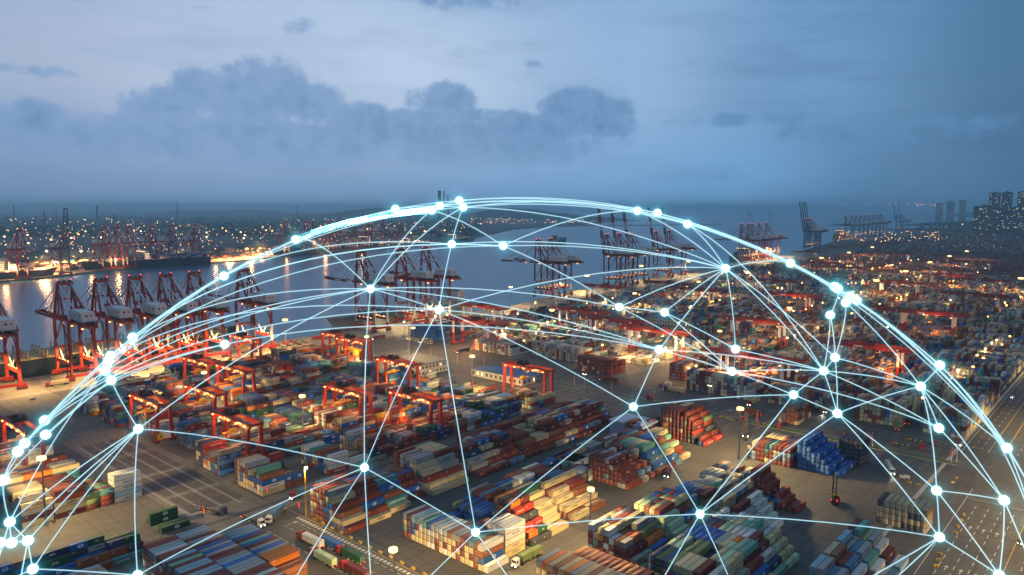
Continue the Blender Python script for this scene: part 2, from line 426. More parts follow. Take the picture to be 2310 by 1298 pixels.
# crossing road between the two terminals, highway, yard lanes
b = MB(M_road)
b.box(432, 452, -20, 640, .0, .016); b.box(460.5, 496, -20, 640, .0, .018)
structure(b.build('cross_road'))
structure(MB(M_road).box(480, 7000, 38, 80, 0, .02).build('highway'))
structure(MB(M_asphalt).box(262, 478, -40, 66, 0, .022).build('plaza_pavement'))
b = MB(M_lane)
b.box(140, 425, 300.0, 308, 0, .014); b.box(140, 425, 311.5, 318.2, 0, .014)
for q in range(1, 7):
    b.box(175, 425, 320 + 43 * q - 12, 320 + 43 * q - 3, 0, .013)
b.box(140, 176, 318.5, 640, 0, .011)
structure(b.build('yard_lanes'))
b = MB(M_road)
for y0, y1 in ((327, 352), (356, 389), (394, 432), (438, 470)): b.box(145, 171, y0, y1, 0, .022)
for x0, x1, y0, y1 in ((206, 221, 190, 250), (250, 262, 170, 184), (300, 330, 168, 186), (362, 388, 168, 188), (310, 352, 92, 114)): b.box(x0, x1, y0, y1, 0, .009)
structure(b.build('dark_tarmac'))
b = MB(M_asphalt)
for y in range(634, 694, 10): b.box(-200, 470, y, y + .22, .012, .026)
for x in range(-200, 470, 14): b.box(x, x + .22, 628, 693, .012, .026)
structure(b.build('apron_joints'))
b = MB(M_lane)
for yy in (210.5, 272, 333, 384, 450, 512, 572):
    b.box(500, 1500, yy - 5, yy + 5, 0, .015)
structure(b.build('crane_runways'))

# --- painted markings
b = MB(M_paintw)
def dash(x0, y0, x1, y1, n, ln, wd, z=.03):
    for i in range(n):
        t = (i + 0.5) / n; x = x0 + (x1 - x0) * t; y = y0 + (y1 - y0) * t
        d = Vector((x1 - x0, y1 - y0)).normalized(); q = Vector((-d.y, d.x)) * wd / 2; d = d * ln / 2
        b.add([(x - d.x - q.x, y - d.y - q.y, z), (x + d.x - q.x, y + d.y - q.y, z), (x + d.x + q.x, y + d.y + q.y, z), (x - d.x + q.x, y - d.y + q.y, z)], [(0, 1, 2, 3)])
def line(x0, y0, x1, y1, wd=.25): dash(x0, y0, x1, y1, 1, math.hypot(x1 - x0, y1 - y0), wd)
line(481, 78.6, 3000, 78.6, .35); line(481, 39.4, 3000, 39.4, .35)
for yy in (74.5, 70.5, 53, 48.5, 44): dash(490, yy, 1500, yy, 84, 5, .32)
for yy in (57, 52, 47, 42, 32, 27, 22, 17): dash(300, yy, 398, yy, 12, 4.2, .32)
line(300, 62.5, 420, 62.5, .3); line(405, 12, 405, 62, .3)
def arrow(x, y, turn=0):
    dash(x - 2.2, y, x + 1, y, 1, 3.2, .35)
    if turn == 0: b.add([(x + 1, y - .9, .03), (x + 3, y, .03), (x + 1, y + .9, .03)], [(0, 1, 2)])
    else:
        dash(x + 1, y - .2, x + 1, y + 1.6 * turn, 1, 1.9, .4); b.add([(x + .2, y + 1.6 * turn, .03), (x + 1, y + 2.8 * turn, .03), (x + 1.8, y + 1.6 * turn, .03)], [(0, 1, 2)])
for i, yy in enumerate((54.5, 49.5, 44.5, 29.5, 24.5, 19.5, 14.5)): arrow(366, yy, 0 if i < 3 else 1)
for yy in (54.5, 49.5, 44.5, 37, 29.5, 24.5): arrow(318, yy)
# parking bays in front of the gantry yard, truck lanes at the front
for xx in (143, 150, 158, 166):
    line(xx, 322, xx, 470, .22); line(xx + .8, 322, xx + .8, 470, .18)
for yy in range(326, 470, 13):
    dash(140, yy, 172, yy, 6, 1.6, .2)
for xx in (158.5, 166.5, 172.3): dash(xx, 180, xx, 285, 22, 3, .25)
for i in range(44):                      # ladder marking beside the truck lanes
    yy = 182 + i * 2.4
    b.add([(174.2, yy, .03), (176.0, yy, .03), (176.0, yy + 1.5, .03), (174.2, yy + 1.5, .03)], [(0, 1, 2, 3)])
arrow(170, 283)
for xx in (436, 440, 444, 448, 466, 472, 478, 484, 490): dash(xx, 85, xx, 620, 66, 3.2, .28)
for xx in (462, 494.5): line(xx, 60, xx, 630, .25)
for q in range(7):
    line(180, 318.8 + 43 * q, 420, 318.8 + 43 * q, .2)
line(60, 634, 790, 634, .4); line(60, 629, 420, 629, .3); line(480, 640, 960, 676, .3)
structure(b.build('road_markings'))
b = MB(M_painty)
line(488, 66.6, 3000, 66.6, .4); line(488, 59.5, 3000, 59.5, .4); line(178, 317.2, 420, 317.2, .35)
for yy in (59.5,): line(300, yy - 22.5, 420, yy - 22.5, .35)
line(177.3, 180, 177.3, 300, .3)
structure(b.build('kerb_line_markings'))
# kerbed grass strips with a break for each junction
b = MB(M_grass)
for y0, y1 in ((330, 372), (218, 298), (76, 214)):
    b.box(453.4, 458.6, y0, y1, 0, .16)
tag(b.build('verge_grass'), 'clipped green grass strip along the cross road', 'grass', kind='stuff')
b = MB(M_conc)
for y0, y1 in ((330, 372), (218, 298), (76, 214)):
    b.box(452.9, 453.4, y0, y1, 0, .13); b.box(458.6, 459.1, y0, y1, 0, .13)
structure(b.build('kerbs'))
structure(MB(M_conc).box(300, 3000, 80.3, 82.2, 0, .14).build('highway_kerb'))

# --- far shore across the bay and its hills
SH = [gp(x, y) for x, y in ((-900, 700), (-300, 655), (0, 634), (140, 622), (200, 613), (480, 592), (560, 586), (630, 577), (760, 568), (870, 560), (960, 555), (1062, 548))]
SH2 = [gp(x, y) for x, y in ((1075, 535), (1160, 517), (1240, 512), (1300, 510))]
pts = [(q.x, q.y) for q in SH + SH2] + [(6500, 4300), (16000, 14000), (14000, 40000), (-25000, 40000), (-9000, 3000)]
b = MB(M_farland); b.poly(pts, 0.0)
for a, c in zip(pts[:16], pts[1:17]): b.add([(a[0], a[1], -5), (c[0], c[1], -5), (c[0], c[1], 0), (a[0], a[1], 0)], [(0, 1, 2, 3)])
structure(b.build('far_shore'))
b = MB(M_apron)
for a, c in zip(SH[2:11], SH[3:12]):
    d = Vector((c.x - a.x, c.y - a.y)).normalized(); nn = Vector((-d.y, d.x)) * 420
    b.add([(a.x, a.y, .05), (c.x, c.y, .05), (c.x + nn.x, c.y + nn.y, .05), (a.x + nn.x, a.y + nn.y, .05)], [(0, 1, 2, 3)])
structure(b.build('far_quay'))
def hill(name, cx, cy, rx, ry, h, seed, m, rz=0):
    rnd = random.Random(seed); n = 26; ph = [rnd.uniform(0, 6.28) for _ in range(8)]
    vs = []; fs = []
    for i in range(n + 1):
        for j in range(n + 1):
            u, v = i / n * 2 - 1, j / n * 2 - 1; r2 = u * u + v * v
            z = max(0, 1 - r2) ** 1.3 * (1 + .25 * math.sin(5 * u + ph[0]) + .2 * math.sin(7 * v + 3 * u + ph[1]) + .12 * math.sin(13 * u + ph[2]) * math.cos(11 * v + ph[3]))
            vs.append((u * rx, v * ry, z * h))
    for i in range(n):
        for j in range(n):
            a = i * (n + 1) + j; fs.append((a, a + n + 1, a + n + 2, a + 1))
    q = MB(m).add(vs, fs).build(name, None, (cx, cy, -.5), rz); q['kind'] = 'structure'; return q
M_hill = mat('hill_scrub', (0.030, 0.040, 0.026), 0.95, noise=0.5, nscale=0.02)
q = gp(1170, 500); hill('hill', q.x * 1.25, q.y * 1.25, 1300, 500, 95, 3, M_hill, R(-60))
q = gp(840, 500); hill('hill', q.x * 1.5, q.y * 1.5, 1500, 500, 90, 4, M_hill, R(-70))
q = gp(1290, 500); hill('hill', q.x * 1.1, q.y * 1.1, 700, 260, 45, 5, M_hill, R(-50))
q = gp(500, 500); hill('hill', q.x * 2.0, q.y * 2.0, 2200, 700, 90, 6, M_hill, R(-80))
q = gp(2240, 510); hill('hill', q.x + 200, q.y - 300, 900, 520, 38, 8, M_hill, R(80))
q = gp(2150, 520); hill('hill', q.x, q.y - 150, 520, 300, 22, 9, M_hill, R(60))
# long breakwater spit and the faint coast beyond the open sea
a, c = gp(1290, 510), gp(1625, 506); d = (c - a).normalized(); nn = Vector((-d.y, d.x, 0)) * 9
structure(MB(M_conc).slab([a - nn, c - nn, c + nn, a + nn], -4, 3.0).build('breakwater'))
hill('far_coast', 15500, -900, 2500, 700, 150, 11, M_hill, R(80))
hill('far_coast', 13500, 1500, 1300, 500, 120, 12, M_hill, R(80))

# ================================================================== CONTAINERS
PAINT = {'rust red': (0.190, 0.040, 0.026), 'maroon': (0.120, 0.026, 0.022), 'brown': (0.215, 0.080, 0.042), 'cream': (0.480, 0.395, 0.225), 'white': (0.540, 0.540, 0.500),
         'grey': (0.270, 0.275, 0.265), 'pale blue': (0.230, 0.340, 0.390), 'steel blue': (0.080, 0.165, 0.250), 'blue': (0.022, 0.110, 0.330), 'bright blue': (0.020, 0.190, 0.480), 'navy': (0.022, 0.040, 0.100),
         'teal': (0.075, 0.240, 0.230), 'sea green': (0.130, 0.310, 0.235), 'dark green': (0.018, 0.075, 0.040), 'green': (0.050, 0.210, 0.080), 'olive': (0.150, 0.190, 0.080), 'pale green': (0.360, 0.470, 0.300),
         'orange': (0.520, 0.160, 0.030), 'red': (0.360, 0.036, 0.026), 'yellow': (0.620, 0.420, 0.040), 'charcoal': (0.050, 0.054, 0.062), 'sand': (0.400, 0.310, 0.180)}
for n_, c_ in PAINT.items():
    l_ = .25 * c_[0] + .6 * c_[1] + .15 * c_[2]; PAINT[n_] = tuple(min(.72, max(.008, (l_ + (v - l_) * 1.04) * 1.22)) for v in c_)
PNAMES = list(PAINT)
def pal(s):
    o = []
    for q in s.split(','):
        n, _, k = q.strip().partition(':'); o += [n] * int(k or 1)
    return o
MIX = pal('rust red:6,maroon:4,brown:4,cream:6,white:4,grey:4,steel blue:3,blue:4,navy:3,teal:2,sea green:1,dark green:2,orange:1,red:1,charcoal:1,olive:1')
CREAMY = pal('cream:8,brown:3,rust red:4,blue:2,sea green:1,white:2,grey:2,maroon:2')
REDS = pal('maroon:6,rust red:6,brown:3,cream:1,grey:1,steel blue:1')
ROOFY = pal('maroon:7,rust red:2,pale blue:3,grey:5,white:2,blue:2,sea green:1')
WARM = pal('brown:4,orange:3,rust red:5,cream:6,blue:4,dark green:1,navy:3,grey:3,white:2,yellow:1,red:2,steel blue:3,teal:1,maroon:4')
GREENS = pal('pale green:2,olive:1,cream:5,orange:2,brown:4,rust red:4,dark green:1,navy:1,blue:2,grey:2,white:2,sea green:1,maroon:2')
COOL = pal('pale blue:3,grey:3,sea green:1,cream:4,steel blue:2,maroon:3,blue:2,teal:1,rust red:3,white:4,brown:2')
PALEX = pal('cream:7,sand:4,grey:3,white:2,sea green:2,steel blue:1,blue:2,brown:3,rust red:3,teal:1,maroon:2')
FARMIX = pal('rust red:5,maroon:5,brown:5,cream:4,sand:3,grey:2,blue:2,steel blue:2,navy:2,teal:1,white:1,charcoal:2,green:1,orange:1')
RFAR = pal('maroon:6,rust red:5,brown:2,charcoal:2,navy:1,grey:1')
CW, CH = 2.44, 2.62
BOXES = []          # near boxes that may become individuals
def put(x, y, tier, L, paint, where, row, bay, sub, z=None, text=None):
    BOXES.append(dict(x=x, y=y, z=(tier * CH if z is None else z), L=L, p=paint, w=where, r=row, b=bay, t=tier, s=sub, txt=text))
def stack(where, x0, y0, nb, nr, T, palette, step=0, gap=0.06, drop=0.12, short=0.12, pitch=CW + 0.06, seed=0, hold=0.75, wall=False, ends=None, bayw=12.5, south=None, endstep=0, roof=None):
    rnd = random.Random(seed * 131 + int(x0 * 7 + y0 * 3))
    for b in range(nb):
        is_short = rnd.random() < short
        last = None; hcur = T
        bx = x0 + b * bayw
        for r in range(nr):
            h = T
            if rnd.random() < drop: hcur = max(1, T - rnd.choice((0, 1, 1, 2)))
            elif rnd.random() < 0.45: hcur = T
            h = min(h, hcur) if not wall else (T if rnd.random() > drop else T - 1)
            if step: h = min(h, 1 + int(r / step))
            if endstep: h = min(h, 1 + int((nr - 1 - r) / endstep))
            if rnd.random() < 0.02 and not wall: h = 0
            run = None
            for t in range(h):
                if run is None or rnd.random() > hold * 0.55: run = rnd.choice(palette)
                pn = run
                if last and rnd.random() < hold * 0.35 and t < len(last): pn = last[t]
                if south and r < 2 and rnd.random() < .8: pn = rnd.choice(south)
                if roof and t == h - 1: pn = rnd.choice(roof)
                y = y0 + CW / 2 + r * pitch
                if is_short or (rnd.random() < short * .5):
                    put(bx + 3.03, y, t, 6.06, pn, where, r, b, 'near'); put(bx + 9.25, y, t, 6.06, rnd.choice(palette) if rnd.random() < .5 else pn, where, r, b, 'far')
                else: put(bx + 6.1, y, t, 12.19, pn, where, r, b, '')
            last = [q['p'] for q in BOXES[-h:]] if h else None
# --- front yard (nearest to the viewer)
stack('in the flat-topped block by the truck queue', 105.5, 197, 2, 34, 5, ROOFY, wall=True, drop=0, short=0, hold=.45, seed=1)
stack('in the orange-ended block by the truck queue', 131.0, 234, 1, 14, 5, ROOFY, wall=True, drop=0, short=0, hold=.45, seed=2, south=['orange'])
stack('stepped below the orange-ended block', 131.0, 229, 1, 2, 4, pal('orange:1,brown:2'), wall=True, drop=0, short=0, seed=3)
stack('in the dark low block by the left fence', 64, 300, 4, 4, 4, pal('blue:3,maroon:3,navy:3,brown:2,dark green:3,charcoal:2,grey:1,teal:2'), seed=4, drop=.4, pitch=2.7, short=.3, step=1)
stack('in the brown-topped block at bottom left', 54, 262, 3, 9, 4, pal('brown:4,sand:2,blue:1,steel blue:1'), seed=5, drop=.1, short=0)
for bx, yy, n in ((126.5, 327.2, 2), (126.5, 329.9, 1), (126.5, 315.4, 1), (126.5, 318.1, 1)):
    for t in range(n): put(bx + 6.1, yy + 1.2, t, 12.19, 'dark green', 'in the green pair beside the lanes', int((yy - 315) / 2.7), 0, '', text='OVAL')
# left yard
stack('in the pale tall stack by the left floodlight', 126, 366, 1, 3, 5, pal('white:3,pale blue:3'), wall=True, drop=.0, seed=6, pitch=2.7, short=0)
stack('in the cream-fronted stack left of the floodlight', 88, 367, 1, 9, 5, pal('cream:3,brown:2,maroon:2'), wall=True, drop=.1, seed=7, pitch=2.75, south=['cream', 'cream', 'grey'], short=0)
stack('in the maroon tall stack behind the floodlight', 101, 366, 1, 9, 5, pal('maroon:4,cream:2,rust red:2'), wall=True, drop=.1, seed=8, pitch=2.75, short=0)
stack('in the short stacks right of the floodlight', 113.5, 366, 1, 8, 3, pal('maroon:3,olive:2,teal:1,rust red:3'), drop=.2, seed=9, pitch=2.75, short=1)
stack('at the left edge of the yard', 30, 367, 4, 9, 5, WARM, drop=.35, seed=10, pitch=2.75, short=.2)
stack('in the row behind the left floodlight', 50, 408, 6, 9, 4, WARM, drop=.4, seed=11, pitch=2.75, short=.25)
stack('under the left gantry crane', 50, 449, 6, 10, 4, WARM, drop=.4, seed=12, pitch=2.75, short=.25)
stack('in the row behind the left gantry crane', 60, 492, 5, 9, 4, pal('navy:2,maroon:3,charcoal:2,grey:2'), drop=.3, seed=13, pitch=2.75, short=.2)
stack('in the left row beside the apron', 60, 540, 5, 9, 2, COOL, drop=.3, seed=14, pitch=2.75, short=.2)
# middle of the front yard
stack('in the blue-topped stepped stack by the lamp post', 179.5, 255.3, 2, 11, 6, pal('rust red:6,maroon:3,blue:4,cream:3,brown:3,grey:2'), step=1.0, drop=.08, seed=20, hold=.5, short=.0, south=pal('blue:2,rust red:2,cream:2,navy:1'))
stack('in the teal stepped stack by the yard lamp', 205.5, 257.5, 1, 9, 5, pal('teal:3,cream:1,blue:2,brown:2'), step=1.0, drop=.1, seed=21, short=.0, south=pal('teal:3,blue:1,cream:1'))
stack('behind the teal stepped stack', 218.5, 262, 1, 8, 4, pal('rust red:4,blue:2,brown:2'), step=1.0, drop=.2, seed=221, short=1)
stack('in the cream-ended stack on the gantry lane', 233, 258.5, 2, 12, 6, pal('cream:5,grey:3,rust red:4,maroon:3,blue:1,teal:1'), step=1.0, drop=.1, seed=22, short=.1, south=pal('cream:3,blue:1,rust red:1'))
stack('in the stack before the tank gantry crane', 265, 258.5, 3, 12, 5, pal('maroon:4,rust red:4,steel blue:2,navy:2,cream:2,grey:2,blue:2'), step=1.2, drop=.25, seed=23, short=.15)
stack('in the maroon stack near the gantry leg', 306, 259, 7, 12, 5, pal('maroon:7,rust red:5,brown:2,cream:2,teal:1,grey:1,blue:1'), step=.9, drop=.25, seed=24, short=.25)
stack('in the white-ended wall by the main aisle', 195, 188.5, 1, 19, 4, CREAMY, wall=True, drop=.12, seed=25, short=0, hold=.2, roof=COOL)
stack('on the south end of the white-ended wall', 195.2, 186.0, 1, 2, 3, pal('cream:6,white:2'), wall=True, step=1, seed=26, short=0)
stack('in the tall white stack behind the wall', 208.2, 188.5, 1, 4, 5, pal('white:5,cream:2'), wall=True, drop=0, seed=27, short=0)
stack('in the green low rows behind the wall', 208.2, 205, 2, 11, 3, pal('dark green:3,olive:3,maroon:3,navy:2,blue:2,brown:2'), drop=.45, seed=28, short=.6)
stack('in the short coloured steps by the aisle', 224, 187, 1, 9, 6, pal('red:3,orange:2,maroon:3,dark green:3,charcoal:2,rust red:2'), step=1.0, drop=.12, seed=29, short=1)
stack('in the cream steps along the aisle', 236.8, 187.5, 1, 9, 6, pal('cream:9,sand:2,rust red:1,dark green:1'), step=1.3, drop=.05, seed=30, short=0, south=['cream'])
stack('in the cream and brown tower by the aisle', 255.5, 189, 2, 8, 6, pal('cream:5,brown:3,rust red:2,sea green:1'), step=1.6, drop=.08, seed=31, short=0, south=['cream', 'cream', 'brown'])
stack('in the low rows at the centre of the yard', 237, 213, 6, 10, 3, COOL, drop=.4, seed=32, short=.4)
stack('in the low rows before the maroon stack', 300, 220, 5, 9, 3, COOL, drop=.4, seed=33, short=.4)
stack('in the maroon steps by the aisle', 303, 190.5, 2, 10, 5, pal('maroon:7,rust red:4,grey:2,steel blue:1,cream:1'), step=1.0, drop=.22, seed=34, short=.5)
stack('in the blue-sided stack by the aisle', 331, 190, 2, 14, 5, pal('blue:5,steel blue:3,brown:3,rust red:2,sea green:2,cream:2'), step=1.0, drop=.12, seed=35, short=.0, south=pal('blue:2,brown:1,steel blue:2'))
stack('in the pale end stack by the aisle', 357, 192, 1, 9, 5, pal('pale green:3,sea green:2,rust red:2,cream:2'), step=1.4, drop=.1, seed=36, short=.0)
stack('in the red tower near the green verge', 390, 193.5, 2, 12, 7, pal('rust red:6,maroon:4,red:2,charcoal:2,cream:2,olive:1'), step=.75, drop=.06, seed=37, short=.0, south=pal('cream:3,blue:1,red:2'))
stack('in the low stack behind the red tower', 372, 218, 2, 8, 4, pal('teal:2,brown:3,maroon:3,dark green:2'), drop=.4, seed=38, short=.2)
# below the main aisle
stack('in the striped-roof row at the bottom edge', 192.5, 112, 1, 19, 6, pal('cream:4,grey:3,brown:2,orange:2,rust red:2'), wall=True, drop=0, seed=40, short=0, hold=.2, roof=pal('orange:2,sand:2,cream:3,grey:3,brown:2'))
stack('in the brown row behind the striped roofs', 205.5, 126, 1, 12, 5, pal('brown:4,maroon:4'), wall=True, drop=0, seed=41, short=0)
stack('in the coloured stack by the aisle floodlight', 229, 133, 2, 12, 6, GREENS, endstep=0, step=1.1, drop=.18, seed=42, short=.35, south=GREENS)
stack('in the greenish wall at the bottom', 222, 96, 3, 14, 6, GREENS, drop=.15, seed=43, short=.5, step=.8)
stack('in the rust-topped stack past the floodlight', 259, 133, 2, 11, 6, pal('brown:4,rust red:4,blue:2,pale green:2,cream:2,orange:1'), step=1.1, drop=.2, seed=44, short=.2)
stack('in the pale reefer rows', 262, 100, 2, 13, 5, pal('white:3,cream:3,sea green:2,pale green:2,maroon:2,navy:1'), drop=.2, seed=45, short=.3, step=.8)
stack('in the long row past the aisle', 286, 128, 5, 14, 4, pal('grey:3,cream:3,steel blue:2,maroon:3,blue:2,sea green:2,brown:2'), step=1.2, drop=.3, seed=46, short=.15)
stack('in the white-fronted stack by the dark apron', 290, 117.5, 2, 5, 5, pal('white:4,grey:2,maroon:3'), step=1.0, drop=.1, seed=47, short=.0)
stack('in the red square tower', 330, 117.5, 1, 9, 6, pal('rust red:6,maroon:4,blue:1,pale blue:1'), step=1.3, drop=.05, seed=48, short=.0, roof=['red', 'rust red'])
stack('in the blue tower near the verge', 391, 117.5, 2, 9, 6, ['blue'], step=1.3, drop=.06, seed=49, short=.0, endstep=0)
stack('in the dark stack beside the blue tower', 418, 114.5, 1, 5, 5, ['navy', 'charcoal'], wall=True, drop=0, seed=50, short=0)
stack('in the low stack left of the blue tower', 388, 142, 2, 10, 4, pal('pale blue:2,rust red:3,cream:2,navy:2,teal:2'), drop=.3, seed=51, short=.1)
stack('in the stepped block by the plaza', 258, 66.5, 4, 8, 5, COOL, drop=.18, seed=52, short=.0, bayw=14.2, step=1.3, roof=COOL)
stack('in the open flat racks by the plaza', 346, 67.5, 1, 8, 4, ['charcoal', 'sand'], wall=True, drop=0, seed=53, short=0, roof=['sand', 'sand', 'charcoal'])
stack('at the bottom right of the yard', 214, 58, 3, 12, 5, COOL, drop=.3, seed=54, short=.2)
# gantry-crane yard
for q in range(7):
    y0 = 320 + 43 * q + .6
    xs = {0: 177, 1: 177, 2: 186, 3: 182, 4: 174, 5: 172, 6: 200}[q]; xe = {0: 412, 1: 405, 2: 405, 3: 395, 4: 385, 5: 412, 6: 425}[q]
    x = xs; i = 0
    while x < xe - 13:
        rnd = random.Random(q * 37 + i)
        if rnd.random() < .93:
            T = rnd.choice((2, 3, 3, 4, 4, 5)) if i else 5
            pl = rnd.choice((WARM, MIX, WARM, CREAMY if q < 3 else WARM, pal('blue:4,navy:3,steel blue:2,dark green:2,maroon:2')))
            stack(f'under the {NTH[q]} rubber-tyred gantry lane', x, y0, 1, 10, T, pl, drop=.35, short=.25, pitch=2.72, seed=100 + q * 20 + i, hold=.6)
        x += 12.9; i += 1
for q in BOXES:                                  # long row name needs its own bay number
    if q['w'].endswith('gantry lane'): q['b'] = int((q['x'] - 170) / 12.9)
NEAR_N = len(BOXES)
# --- second terminal: dense rows under the rail-mounted gantries, to the hazy distance
def yard(x0, x1, y0, y1, Tm, palette, seed, fill=.9, aisle=0, coarse=False, wallx=False):
    rnd = random.Random(seed); x = x0; i = 0
    while x < x1 - 12:
        T = rnd.choice((Tm, Tm, Tm - 1, Tm - 1, max(1, Tm - 2)))
        if wallx and i == 0: T = Tm
        if rnd.random() < fill or i == 0:
            pl = palette; sh = rnd.random() < .25; y = y0; hc = T
            while y < y1 - 2.4:
                if rnd.random() < .3: hc = max(0, T - rnd.choice((0, 0, 1, 1, 2)))
                if wallx and i == 0: hc = T
                run = rnd.choice(pl); t = 0
                while t < hc:
                    if rnd.random() < .55: run = rnd.choice(pl)
                    if sh:
                        put(x + 3.03, y + 1.22, t, 6.06, run, 'far', 0, 0, ''); put(x + 9.25, y + 1.22, t, 6.06, rnd.choice(pl), 'far', 0, 0, '')
                    else: put(x + 6.1, y + 1.22, t, 12.19, run, 'far', 0, 0, '')
                    t += 1
                y += 2.56
        x += 12.7; i += 1
        if aisle and i % aisle == 0: x += 14
yard(508, 640, 81.5, 106, 6, PALEX, 201, wallx=True); yard(655, 1500, 84, 118, 5, PALEX, 202, aisle=6)
yard(509, 1500, 117, 146, 6, PALEX, 203, aisle=7, wallx=True); yard(470, 500, 169, 183, 5, REDS, 204)
yard(512, 620, 155, 207, 5, FARMIX, 205, .8, wallx=True); yard(640, 1600, 155, 207, 4, FARMIX, 206, .85, aisle=9)
yard(508, 620, 218, 270, 6, pal('cream:4,rust red:3,maroon:3,grey:3,blue:2,white:2'), 207, wallx=True); yard(632, 1700, 217, 268, 4, PALEX, 208, .85, aisle=8)
yard(500, 515, 284, 311, 2, COOL, 209); yard(531, 620, 282, 298, 5, REDS, 210, wallx=True); yard(625, 1700, 278, 330, 4, FARMIX, 211, .85, aisle=9)
yard(506, 535, 340, 374, 5, pal('rust red:5,maroon:4,cream:2'), 212, wallx=True); yard(560, 700, 338, 378, 3, pal('white:5,grey:3,cream:2,rust red:1'), 213, .6); yard(720, 1700, 338, 382, 4, FARMIX, 214, .85, aisle=9)
yard(530, 700, 392, 448, 5, pal('white:4,grey:3,cream:4,rust red:2,sea green:2'), 215, wallx=True); yard(770, 1600, 390, 446, 4, MIX, 216, .85, aisle=8)
yard(512, 1600, 455, 508, 4, MIX, 217, .9, aisle=9, wallx=True)
yard(560, 1600, 516, 570, 4, MIX, 218, .85, aisle=8); yard(510, 535, 571, 599, 6, ['blue', 'blue', 'blue', 'steel blue'], 219, wallx=True); yard(560, 1500, 577, 628, 4, MIX, 220, .8, aisle=7)
yard(930, 1600, 640, 660, 2, COOL, 221, .6); yard(1720, 2600, 120, 520, 3, RFAR, 222, .72, aisle=6)
# columns only, beyond two kilometres
def far_columns(x0, x1, y0, y1, n, palette, seed):
    rnd = random.Random(seed)
    for _ in range(n):
        x = rnd.uniform(x0, x1); y = y0 + round(rnd.uniform(0, y1 - y0) / 26) * 26 + rnd.uniform(0, 20); hgt = rnd.choice((1, 2, 2, 3))
        for t in range(hgt): put(x, y, t, 12.19, rnd.choice(palette), 'far', 0, 0, '')
far_columns(2600, 5200, -300, 900, 5200, RFAR, 230)
far_columns(1500, 2600, 540, 690, 700, RFAR, 231)
rnd = random.Random(77)                          # yards across the bay
for a, c in zip(SH[1:11], SH[2:12]):
    d = (c - a); L = d.length; d.normalize(); nn = Vector((-d.y, d.x, 0))
    for _ in range(int(L * 1.1)):
        q = a + d * rnd.uniform(0, L) + nn * (75 + round(rnd.uniform(0, 330) / 24) * 24 + rnd.uniform(0, 16))
        for t in range(rnd.choice((1, 1, 2, 3))): put(q.x, q.y, t, 12.19, rnd.choice(FARMIX), 'far', 0, 0, '')

# --- which near boxes show largest: exposed faces, sight lines to the camera
near = BOXES[:NEAR_N]
def corners(q):
    hx, hy = q['L'] / 2, CW / 2; z0, z1 = q['z'], q['z'] + CH - .02
    return [(q['x'] + i * hx, q['y'] + j * hy, z) for z in (z0, z1) for i, j in ((-1, -1), (1, -1), (1, 1), (-1, 1))]
bv, bf = [], []
for q in near:
    o = len(bv); bv += corners(q); bf += [tuple(i + o for i in f) for f in ((4, 5, 6, 7), (0, 1, 5, 4), (1, 2, 6, 5), (2, 3, 7, 6), (3, 0, 4, 7))]
bvh = BVHTree.FromPolygons([Vector(v) for v in bv], bf)
camv = Vector((0, 0, CAM_H))
def seen(q):
    c = corners(q); tot = 0.0; side_vis = 0
    for k, f in enumerate(((4, 5, 6, 7), (0, 1, 5, 4), (3, 0, 4, 7))):
        P = [Vector(c[i]) for i in f]; cen = sum(P, Vector()) / 4
        px, py, d = project(cen)
        if not (-25 < px < 2335 and py < 1320): continue
        s2 = [project(v) for v in P]
        area = abs(sum(s2[i][0] * s2[(i + 1) % 4][1] - s2[(i + 1) % 4][0] * s2[i][1] for i in range(4))) / 2
        n = 0
        for a, bb in ((.5, .5), (.15, .5), (.85, .5), (.5, .2), (.5, .85)):
            pt = P[0].lerp(P[1], a).lerp(P[3].lerp(P[2], a), bb)
            dirv = pt - camv; D = dirv.length; dirv.normalize()
            hit = bvh.ray_cast(camv, dirv, D - .15)
            if hit[0] is None: n += 1
        tot += area * n / 5
        if k == 1: side_vis = n
    return tot, side_vis
for q in near:
    if math.hypot(q['x'], q['y']) < 520: q['vis'], q['side'] = seen(q)
    else: q['vis'], q['side'] = 0, 0
order = sorted(range(NEAR_N), key=lambda i: -near[i]['vis'])
IND = set(order[:300])

def box_data(L, flip=False):
    hx, hy = L / 2, CW / 2
    v = [(-hx, -hy, 0), (hx, -hy, 0), (hx, hy, 0), (-hx, hy, 0), (-hx, -hy, CH - .03), (hx, -hy, CH - .03), (hx, hy, CH - .03), (-hx, hy, CH - .03)]
    return v, [(4, 5, 6, 7), (0, 1, 5, 4), (2, 3, 7, 6), (1, 2, 6, 5), (3, 0, 4, 7)], [0, 1, 1, 2, 2]
def container_mesh(L):
    """shell with recessed long sides and roof, corner posts and rails standing proud"""
    b = MB(); hx, hy, h = L / 2, CW / 2, CH - .03
    me = bpy.data.meshes.new('container'); v, f, mi = box_data(L)
    r = .05
    v2 = list(v); 
    def posts():
        for sx in (-1, 1):
            for sy in (-1, 1):
                x, y = sx * hx, sy * hy; x1, y1 = x - sx * .2, y - sy * .12
                o = len(v2)
                for z in (0, h + .015):
                    v2.extend([(x + sx * .012, y + sy * .012, z), (x1, y + sy * .012, z), (x1, y1, z), (x + sx * .012, y1, z)])
                for q in ((0, 1, 5, 4), (1, 2, 6, 5), (2, 3, 7, 6), (3, 0, 4, 7), (4, 5, 6, 7)): f.append(tuple(i + o for i in q)); mi.append(1)
    posts()
    me.from_pydata(v2, [], f)
    for m in CM['object']: me.materials.append(m)
    me.polygons.foreach_set('material_index', mi)
    ul = me.uv_layers.new(name='UVMap'); k = 0
    for pidx, p in enumerate(me.polygons):
        for j, li in enumerate(p.loop_indices):
            ul.data[li].uv = ((0, 0), (1, 0), (1, 1), (0, 1))[j] if pidx < 5 else (.3, .5)
    return me
